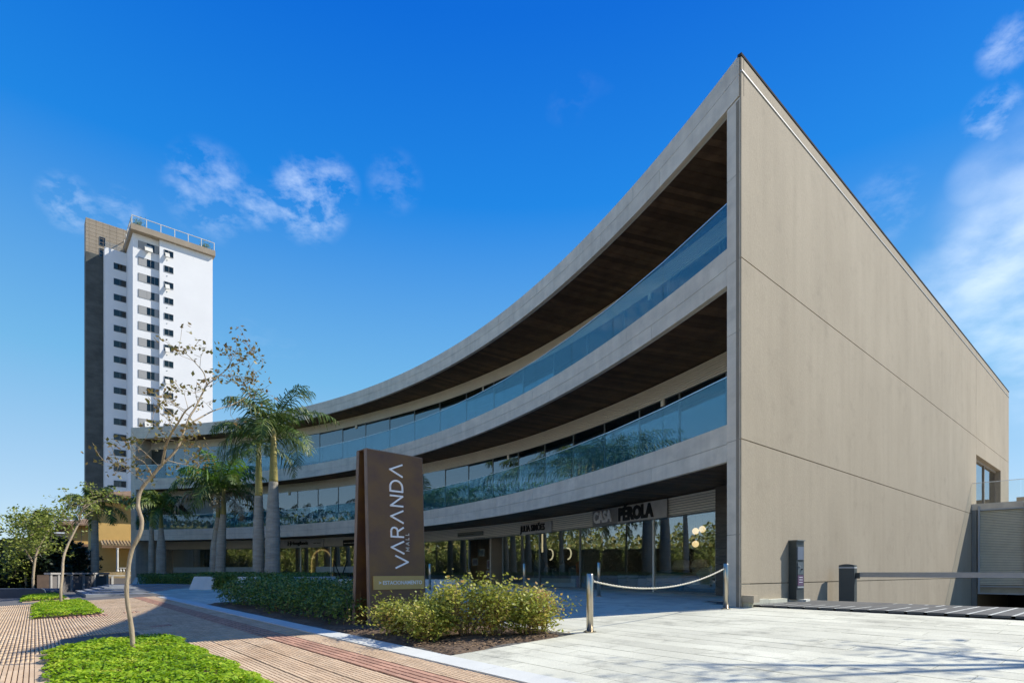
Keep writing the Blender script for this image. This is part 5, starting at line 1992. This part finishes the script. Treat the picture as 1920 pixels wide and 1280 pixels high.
for x in (1.35,):
    q = H0 + W2 * x - S2 * 1.6
    MB().lathe((q.x, q.y, 1.7), [(.12, 0), (.12, .1), (.09, .14), (.09, 2.0), (.12, 2.06), (.12, wz - .22 - 1.7)], 12).build('porch_column', M_wframe, parent=house)
MB().prism([H0 + W2 * .3 - S2 * 1.7, H0 + W2 * 6.7 - S2 * 1.7, H0 + W2 * 6.7 - S2 * 1.5, H0 + W2 * .3 - S2 * 1.5], .4, 1.65).build('porch_wall', pmat('old_plaster', (.36, .27, .14), .9, var=.25, scale=2), parent=house)
bal = MB()
for i in range(22):
    q = H0 + W2 * (1.6 + i * .23) - S2 * 1.6
    bal.lathe((q.x, q.y, 1.66), [(.05, 0), (.085, .12), (.045, .27), (.06, .33)], 8)
bal.build('balusters', M_wframe, parent=house)
MB().prism([H0 + W2 * 1.5 - S2 * 1.68, H0 + W2 * 6.7 - S2 * 1.68, H0 + W2 * 6.7 - S2 * 1.52, H0 + W2 * 1.5 - S2 * 1.52], 1.995, 2.06).build('porch_rail', M_wframe, parent=house)
rect_window(house, H0, W2, fn, 3.0, 2.25, 1.25, 1.6, bars=(2, 4), ft=.16)
# plinth wall with framed dark panels
for i in range(6):
    a = H0 + W2 * (-.4 + i * 1.15) - S2 * 3.4
    MB().prism([a, a + W2 * .16, a + W2 * .16 + S2 * .2, a + S2 * .2], .2, 1.30).build('plinth_post', M_wframe, parent=house)
    MB().prism([a + W2 * .165 + S2 * .05, a + W2 * 1.145 + S2 * .05, a + W2 * 1.145 + S2 * .12, a + W2 * .165 + S2 * .12], .2, 1.12).build('plinth_panel', M_gw, parent=house)
MB().prism([H0 + W2 * -.45 - S2 * 3.42, H0 + W2 * 6.6 - S2 * 3.42, H0 + W2 * 6.6 - S2 * 3.18, H0 + W2 * -.45 - S2 * 3.18], 1.305, 1.38).build('plinth_coping', M_wframe, parent=house)
# windows with pale shutters on the shaded side
for k in range(3):
    rect_window(house, H0 + S2 * (1.2 + k * 3.6), S2, -W2, .6, 2.2, 1.0, 1.7, shutters=[(.02, .48), (.52, .98)])
for k in range(2):
    rect_window(house, H0 + S2 * (1.2 + k * 3.6), S2, -W2, .6, 5.9, 1.0, 1.2, shutters=[(.02, .48), (.52, .98)])
# the tan house beyond, standing forward of it
hp = view(134, 1095, 66)
Q0 = Vector((hp.x, hp.y))
tan = empty('tan_house', (*(Q0 + W2 * 2), .4), 'tan two-storey house with a dark sloping eave, left of the yellow one', 'house')
MB().prism([Q0, Q0 + W2 * 4.2, Q0 + W2 * 4.2 + S2 * 14, Q0 + S2 * 14], .2, pz(1024, 66)).build('wall', M_tan, parent=tan)
MB().prism([Q0, Q0 + W2 * 4.2, Q0 + W2 * 4.2 + S2 * 14, Q0 + S2 * 14], pz(1024, 66) + .3, pz(985, 66)).build('upper_wall', M_yel, parent=tan)
MB().prism([Q0 - W2 * .4 - S2 * .7, Q0 + W2 * 4.4 - S2 * .7, Q0 + W2 * 4.4 + S2 * .2, Q0 - W2 * .4 + S2 * 14], pz(1024, 66), pz(1024, 66) + .3).build('dark_eave', M_roof, parent=tan)
c4 = [Q0 - W2 * 1.3 - S2 * .9, Q0 + W2 * 4.3 - S2 * .9, Q0 + W2 * 4.3 + S2 * 14.5, Q0 - W2 * 1.3 + S2 * 14.5]
rf = MB(); rf.prism(c4, pz(985, 66) + .01, pz(985, 66) + .16)
rf.add([(*p, pz(985, 66) + .17) for p in c4] + [(*(Q0 + W2 * 1.5 + S2 * 4), pz(985, 66) + 1.2), (*(Q0 + W2 * 1.5 + S2 * 9), pz(985, 66) + 1.2)], [(0, 1, 4), (1, 2, 5, 4), (2, 3, 5), (3, 0, 4, 5)])
rf.build('roof', M_roof, parent=tan)
for k in range(3):
    m = MB(); q = Q0 + W2 * (.9 + k * 1.1); m.prism([q + fn * .002, q + W2 * .05 + fn * .002, q + W2 * .05 + fn * .03, q + fn * .03], pz(1024, 66) + .32, pz(985, 66) - .02); m.build('wall_batten', M_tan, parent=tan)
for k in range(3):
    rect_window(tan, Q0, W2, fn, .5 + k * 1.25, pz(1065, 66), .7, 1.6, shutters=[(.5 + k * 1.25, .8 + k * 1.25)])
# white house further off
hp = view(90, 1095, 78)
R0 = Vector((hp.x, hp.y))
wh = empty('white_house', (*(R0 + W2 * 2), .3), 'white modern house with a box balcony behind the dark evergreens', 'house')
M_wht = pmat('white_plaster', (.66, .67, .70), .9, var=.05)
MB().prism([R0, R0 + W2 * 6, R0 + W2 * 6 + S2 * 8, R0 + S2 * 8], .2, pz(1000, 78)).build('wall', M_wht, parent=wh)
MB().prism([R0 + W2 * .2 - S2 * 1.0, R0 + W2 * 3.2 - S2 * 1.0, R0 + W2 * 3.2 + S2 * 6, R0 + W2 * .2 + S2 * 6], pz(990, 78), pz(970, 78)).build('upper_box', M_wht, parent=wh)
MB().prism([R0 + W2 * .0 - S2 * 1.2, R0 + W2 * 3.0 - S2 * 1.2, R0 + W2 * 3.0 + S2 * 6, R0 + S2 * 6], pz(999.5, 78), pz(990.5, 78)).build('balcony_band', M_wht, parent=wh)
MB().prism([R0 + W2 * .1 - S2 * 1.1, R0 + W2 * 3.3 - S2 * 1.1, R0 + W2 * 3.3 + S2 * 6, R0 + W2 * .1 + S2 * 6], pz(969.8, 78), pz(967.5, 78)).build('roof_edge', M_mull, parent=wh)
rect_window(wh, R0 - S2 * 1.0, W2, fn, 1.2, pz(988, 78), 1.2, .9, frame=M_mull)
rect_window(wh, R0, W2, fn, 1.6, pz(1024, 78), 1.3, .55, frame=M_mull)
rect_window(wh, R0, W2, fn, 1.6, pz(1056, 78), 1.3, .9, frame=M_mull)

# ------------------------------------------------------------------ the tower
W3 = Vector((.757, .654)).normalized()
S3 = Vector((-W3.y, W3.x))
F3 = -S3
tw = empty('apartment_tower', (-63, 108, 0), 'tall white apartment tower with a dark stone slab behind the mall', 'building')
M_tw = pmat('tower_white', (.80, .80, .79), .85, var=.03, scale=.25)
M_beige = pmat('tower_beige', (.33, .275, .205), .85, var=.10, scale=.6)
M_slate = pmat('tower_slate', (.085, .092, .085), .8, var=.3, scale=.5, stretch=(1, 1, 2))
M_twwin = glassmat('tower_glass', (.24, .27, .29), ior=.06)
M_shutt = pmat('roller_shutter', (.34, .34, .33), .8, var=.05)
T0_ = Vector((-67.0, 100.0))
c0 = T0_ + S3 * .8 + W3 * .5                     # the wall stands back from the crown slab
ZT = pz(428, 100)
def tbox(name, org, x0, x1, y0, y1, z0, z1, mat):
    return MB().prism([org + W3 * x0 + S3 * y0, org + W3 * x1 + S3 * y0, org + W3 * x1 + S3 * y1, org + W3 * x0 + S3 * y1], z0, z1).build(name, mat, parent=tw)
tbox('front_wing', T0_, 4.45, 13.2, .6, 14, -1, ZT, M_tw)
tbox('recessed_wing', T0_, .45, 4.45, 1.26, 14, -1, ZT, M_tw)
tbox('crown_slab', T0_, 0, 13.55, 0, 14.3, ZT + .005, pz(417, 100), M_beige)
tbox('corner_column', T0_, -2.95, .45, 8.8, 10.99, -1, pz(470, 106), M_tw)
tbox('stone_slab', T0_, -5.6, .44, 11.0, 14, -1, pz(478, 106), M_slate)  # darker stone; its upper edge stands in for the edge of a cast shadow
tbox('stone_head', T0_, -5.6, 6.5, 11.0, 14, pz(478, 106) + .005, pz(404, 104.2), M_beige)
# tile joints of the stone head
zr0, zr1 = pz(478, 106), pz(404, 104.2)
for k in range(9):
    z = zr0 + (zr1 - zr0) * (k + .5) / 9
    tbox('joint', T0_, -5.58, 6.45, 10.985, 10.999, z, z + .05, M_tan)
for k in range(11):
    tbox('joint', T0_, -5.1 + k * 1.05, -5.06 + k * 1.05, 10.985, 10.999, zr0, zr1, M_tan)
for (x, v_) in ((-3.5, 450), (-3.5, 472)):
    rect_window(tw, T0_ + S3 * 11.0, W3, F3, x, pz(v_, 104.5), .8, 1.5, frame=M_mull, pane=M_twwin, ft=.05)
# rails on the roof
zc = pz(417, 100)
for k in range(7):
    x = .12 + k * 2.2
    tbox('rail_post', T0_, x, x + .12, .15, .27, zc, zc + 1.45, M_wframe)
    if k < 6: tbox('rail_glass', T0_, x + .14, x + 2.18, .18, .21, zc + .08, zc + 1.38, M_clear)
    if k < 6: tbox('rail_post', T0_, .15, .27, .9 + k * 2.2, 1.02 + k * 2.2, zc, zc + 1.45, M_wframe)
tbox('top_rail', T0_, .1, 13.45, .15, .27, zc + 1.452, zc + 1.55, M_wframe)
tbox('top_rail', T0_, .14, .26, .28, 14.2, zc + 1.452, zc + 1.55, M_wframe)
for k in range(3):
    tbox('column_rail', T0_, -2.9 + k * 1.1, -1.9 + k * 1.1, 8.85, 8.9, pz(470, 106) + .01, pz(470, 106) + 1.1, M_clear)
FL = 2.885
ztop = pz(462, 103)
rs_ = np.random.RandomState(3)
orgB = T0_ + S3 * 1.26
orgA = T0_ + S3 * .60
orgC = T0_ + S3 * 8.8
for k in range(20):
    z = ztop - k * FL - 1.0
    if z < 8: break
    # wide window with roller shutters, shaded by the front wing
    x0, x1 = 1.30, 4.40
    sh = [(1.34, 2.55)] + ([(3.75, 4.38)] if rs_.rand() < .8 else []) + ([(2.58, 3.2)] if rs_.rand() < .25 else [])
    f = rect_window(tw, orgB, W3, F3, x0, z, x1 - x0, 1.35, frame=M_shutt, pane=M_twwin, bars=(5, 1), ft=.04, shutters=sh)
    for ch in f.children:
        if ch.name.startswith('shutter'): ch.data.materials[0] = M_shutt
    if k in (0, 11, 14):
        a = orgB + W3 * 2.2 + F3 * .05
        m = MB(); m.hexa([(*(a + F3 * .7), z - .35), (*(a + W3 * 1.2 + F3 * .7), z - .35), (*(a + W3 * 1.2 + F3 * .72), z - .30), (*(a + F3 * .72), z - .30)], [(*a, z + .9), (*(a + W3 * 1.2), z + .9), (*(a + W3 * 1.2 + F3 * .03), z + .95), (*(a + F3 * .03), z + .95)]); m.build('open_sash', M_wframe, parent=f)
    # small bathroom window
    f = rect_window(tw, orgA, W3, F3, 5.2, z + .05 - .2, 1.4, 1.05, frame=M_shutt, pane=glassmat('tower_glass_pale', (.3, .32, .3), ior=.06), bars=(2, 1), ft=.05)
    if k in (0, 2, 6, 8, 13):
        a = orgA + W3 * 5.3 + F3 * .05
        m = MB(); m.hexa([(*(a + F3 * .55), z - .55), (*(a + W3 * .7 + F3 * .55), z - .55), (*(a + W3 * .7 + F3 * .57), z - .5), (*(a + F3 * .57), z - .5)], [(*a, z + .4), (*(a + W3 * .7), z + .4), (*(a + W3 * .7 + F3 * .03), z + .45), (*(a + F3 * .03), z + .45)]); m.build('open_sash', M_wframe, parent=f)
    m = MB(); m.prism([orgA + W3 * 5.55 + F3 * .001, orgA + W3 * 5.68 + F3 * .001, orgA + W3 * 5.68 + F3 * .06, orgA + W3 * 5.55 + F3 * .06], z - .95, z - .84); m.build('drain_spout', M_mull, parent=tw)
    if k > 0 and z < pz(480, 106):
        zc_ = pz(500, 106) - (k - 1) * FL - .55
        rect_window(tw, orgC, W3, F3, -1.55, zc_, 1.85, 1.1, frame=M_mull, pane=M_twwin, bars=(2, 1), ft=.04)
# plants on the roof terrace
n = 700
for i, (x, lab) in enumerate(((1.2, 'small plant by the left corner of the tower roof rail'), (12.0, 'small plant by the right end of the tower roof rail'))):
    q = T0_ + W3 * x + S3 * 1.0
    C = np.array([q.x, q.y, zc + .7]) + rng.normal(size=(n, 3)) * np.array([.5, .4, .45])
    V, Q = leaf_quads(C, .16, up=.2)
    r_ = empty('roof_plant', (q.x, q.y, zc), lab, 'plant', 'plants on the tower roof')
    np_mesh('foliage', V, Q, L_treeg, parent=r_, kind='stuff')
    MB().lathe((q.x, q.y, zc), [(.25, 0), (.32, .5)], 10).build('pot', M_beige, parent=r_)

# ------------------------------------------------------------------ across the street, seen in the glass
M_opp = [pmat('cream_render', (.70, .62, .48), .9, var=.06, scale=.4), pmat('white_render', (.78, .76, .70), .9, var=.04, scale=.4), pmat('peach_render', (.66, .50, .36), .9, var=.06, scale=.4)]
for bi, (s0, s1, hh, lab) in enumerate(((-34, -14, 13.5, 'cream apartment block across the street, mirrored in the balcony glass'),
                                        (-10, 8, 17., 'tall white apartment block across the street, mirrored in the balcony glass'),
                                        (12, 30, 11., 'peach coloured block across the street, mirrored in the balcony glass'))):
    o_ = sn(s0, -21)
    e = empty('street_block', (*sn((s0 + s1) / 2, -25), -.2), lab, 'building')
    MB().prism([sn(s0, -21), sn(s1, -21), sn(s1, -31), sn(s0, -31)], -.2, hh).build('wall', M_opp[bi], parent=e)
    MB().prism([sn(s0 - .3, -20.7), sn(s1 + .3, -20.7), sn(s1 + .3, -31.3), sn(s0 - .3, -31.3)], hh + .005, hh + .5).build('parapet', M_white, parent=e)
    for k in range(int((hh - 1) / 3)):
        for q in range(int((s1 - s0) / 3)):
            rect_window(e, o_, S2, N2, .8 + q * 3, 1.2 + k * 3, 1.5, 1.3, pane=M_twwin, bars=(2, 1))
n = 60000
r = np.random.RandomState(77)
ang = r.uniform(R(150), R(345), n)
dist = r.uniform(24, 60, n)
cx_ = np.cos(ang) * dist - 6
cy_ = np.sin(ang) * dist - 2
hmax = 8.0 + 2.6 * np.sin(ang * 9) + 2.0 * np.sin(ang * 23 + 1) + (dist - 24) * .22
cz_ = r.uniform(0, 1, n) ** .8 * np.maximum(1.5, hmax)
sb_, nb_ = cx_ * S2.x + cy_ * S2.y, cx_ * N2.x + cy_ * N2.y
ok = ((cy_ < -6) | (cx_ < -30) & (cy_ < 12)) & ((nb_ > -19.5) & (nb_ < -14) & (rng.rand(n) < .25) & (cz_ < 5) | (nb_ < -32) | (sb_ < -36) & (nb_ < -14))
C = np.stack([cx_, cy_, cz_], 1)[ok]
V, Q = leaf_quads(C, .85, up=.15, aspect=.8, r=r)
np_mesh('wooded_slope', V, Q, L_bank, kind='stuff', label='wooded slope across the street, seen mirrored in the shop glass', origin=(0, -30, 0))

# trees farther along the street, outside the picture but mirrored in the shop fronts
n = 42000
r = np.random.RandomState(78)
ang = r.uniform(R(134.5), R(172), n)
dist = r.uniform(46, 95, n)
cx_, cy_ = np.cos(ang) * dist, np.sin(ang) * dist
hmax = 5.5 + 2.2 * np.sin(ang * 31) + 1.6 * np.sin(ang * 67 + 1) + (dist - 46) * .05
cz_ = r.uniform(0, 1, n) ** .75 * np.maximum(1.5, hmax)
V, Q = leaf_quads(np.stack([cx_, cy_, cz_], 1), .62, up=.15, aspect=.8, r=r)
np_mesh('street_end_wood', V, Q, L_bank, kind='stuff', label='sunlit trees past the left edge, mirrored in the shop fronts', origin=(-60, 40, 0))

# a thin-leaved tree beyond the right edge; its shade dapples the driveway
tb = Vector((11.9, 7.2, .85))
street_tree(tb, [(tb, .16), (tb + Vector((.1, 0, 2)), .14), (tb + Vector((-.1, .1, 4.2)), .12), (tb + Vector((0, .2, 5.6)), .10)],
            [[(tb + Vector((0, .2, 5.4)), .09), (tb + Vector((-.8, .9, 6.8)), .06), (tb + Vector((-1.5, 1.6, 7.9)), .03)],
             [(tb + Vector((0, .2, 5.5)), .09), (tb + Vector((.9, 1.2, 7.0)), .06), (tb + Vector((1.2, 2.4, 8.0)), .03)],
             [(tb + Vector((0, .2, 5.5)), .09), (tb + Vector((-.2, .6, 7.4)), .06), (tb + Vector((.2, .9, 9.0)), .03)],
             [(tb + Vector((0, .1, 4.8)), .07), (tb + Vector((.9, -.8, 6.2)), .05), (tb + Vector((1.6, -1.4, 7.2)), .03)]],
            'thin-leaved tree beyond the right edge whose shade dapples the driveway', 41, L_treeg, 8, np.array([.22, .22, .16]), .12, twigs=7, twl=1.0, tk=.75)
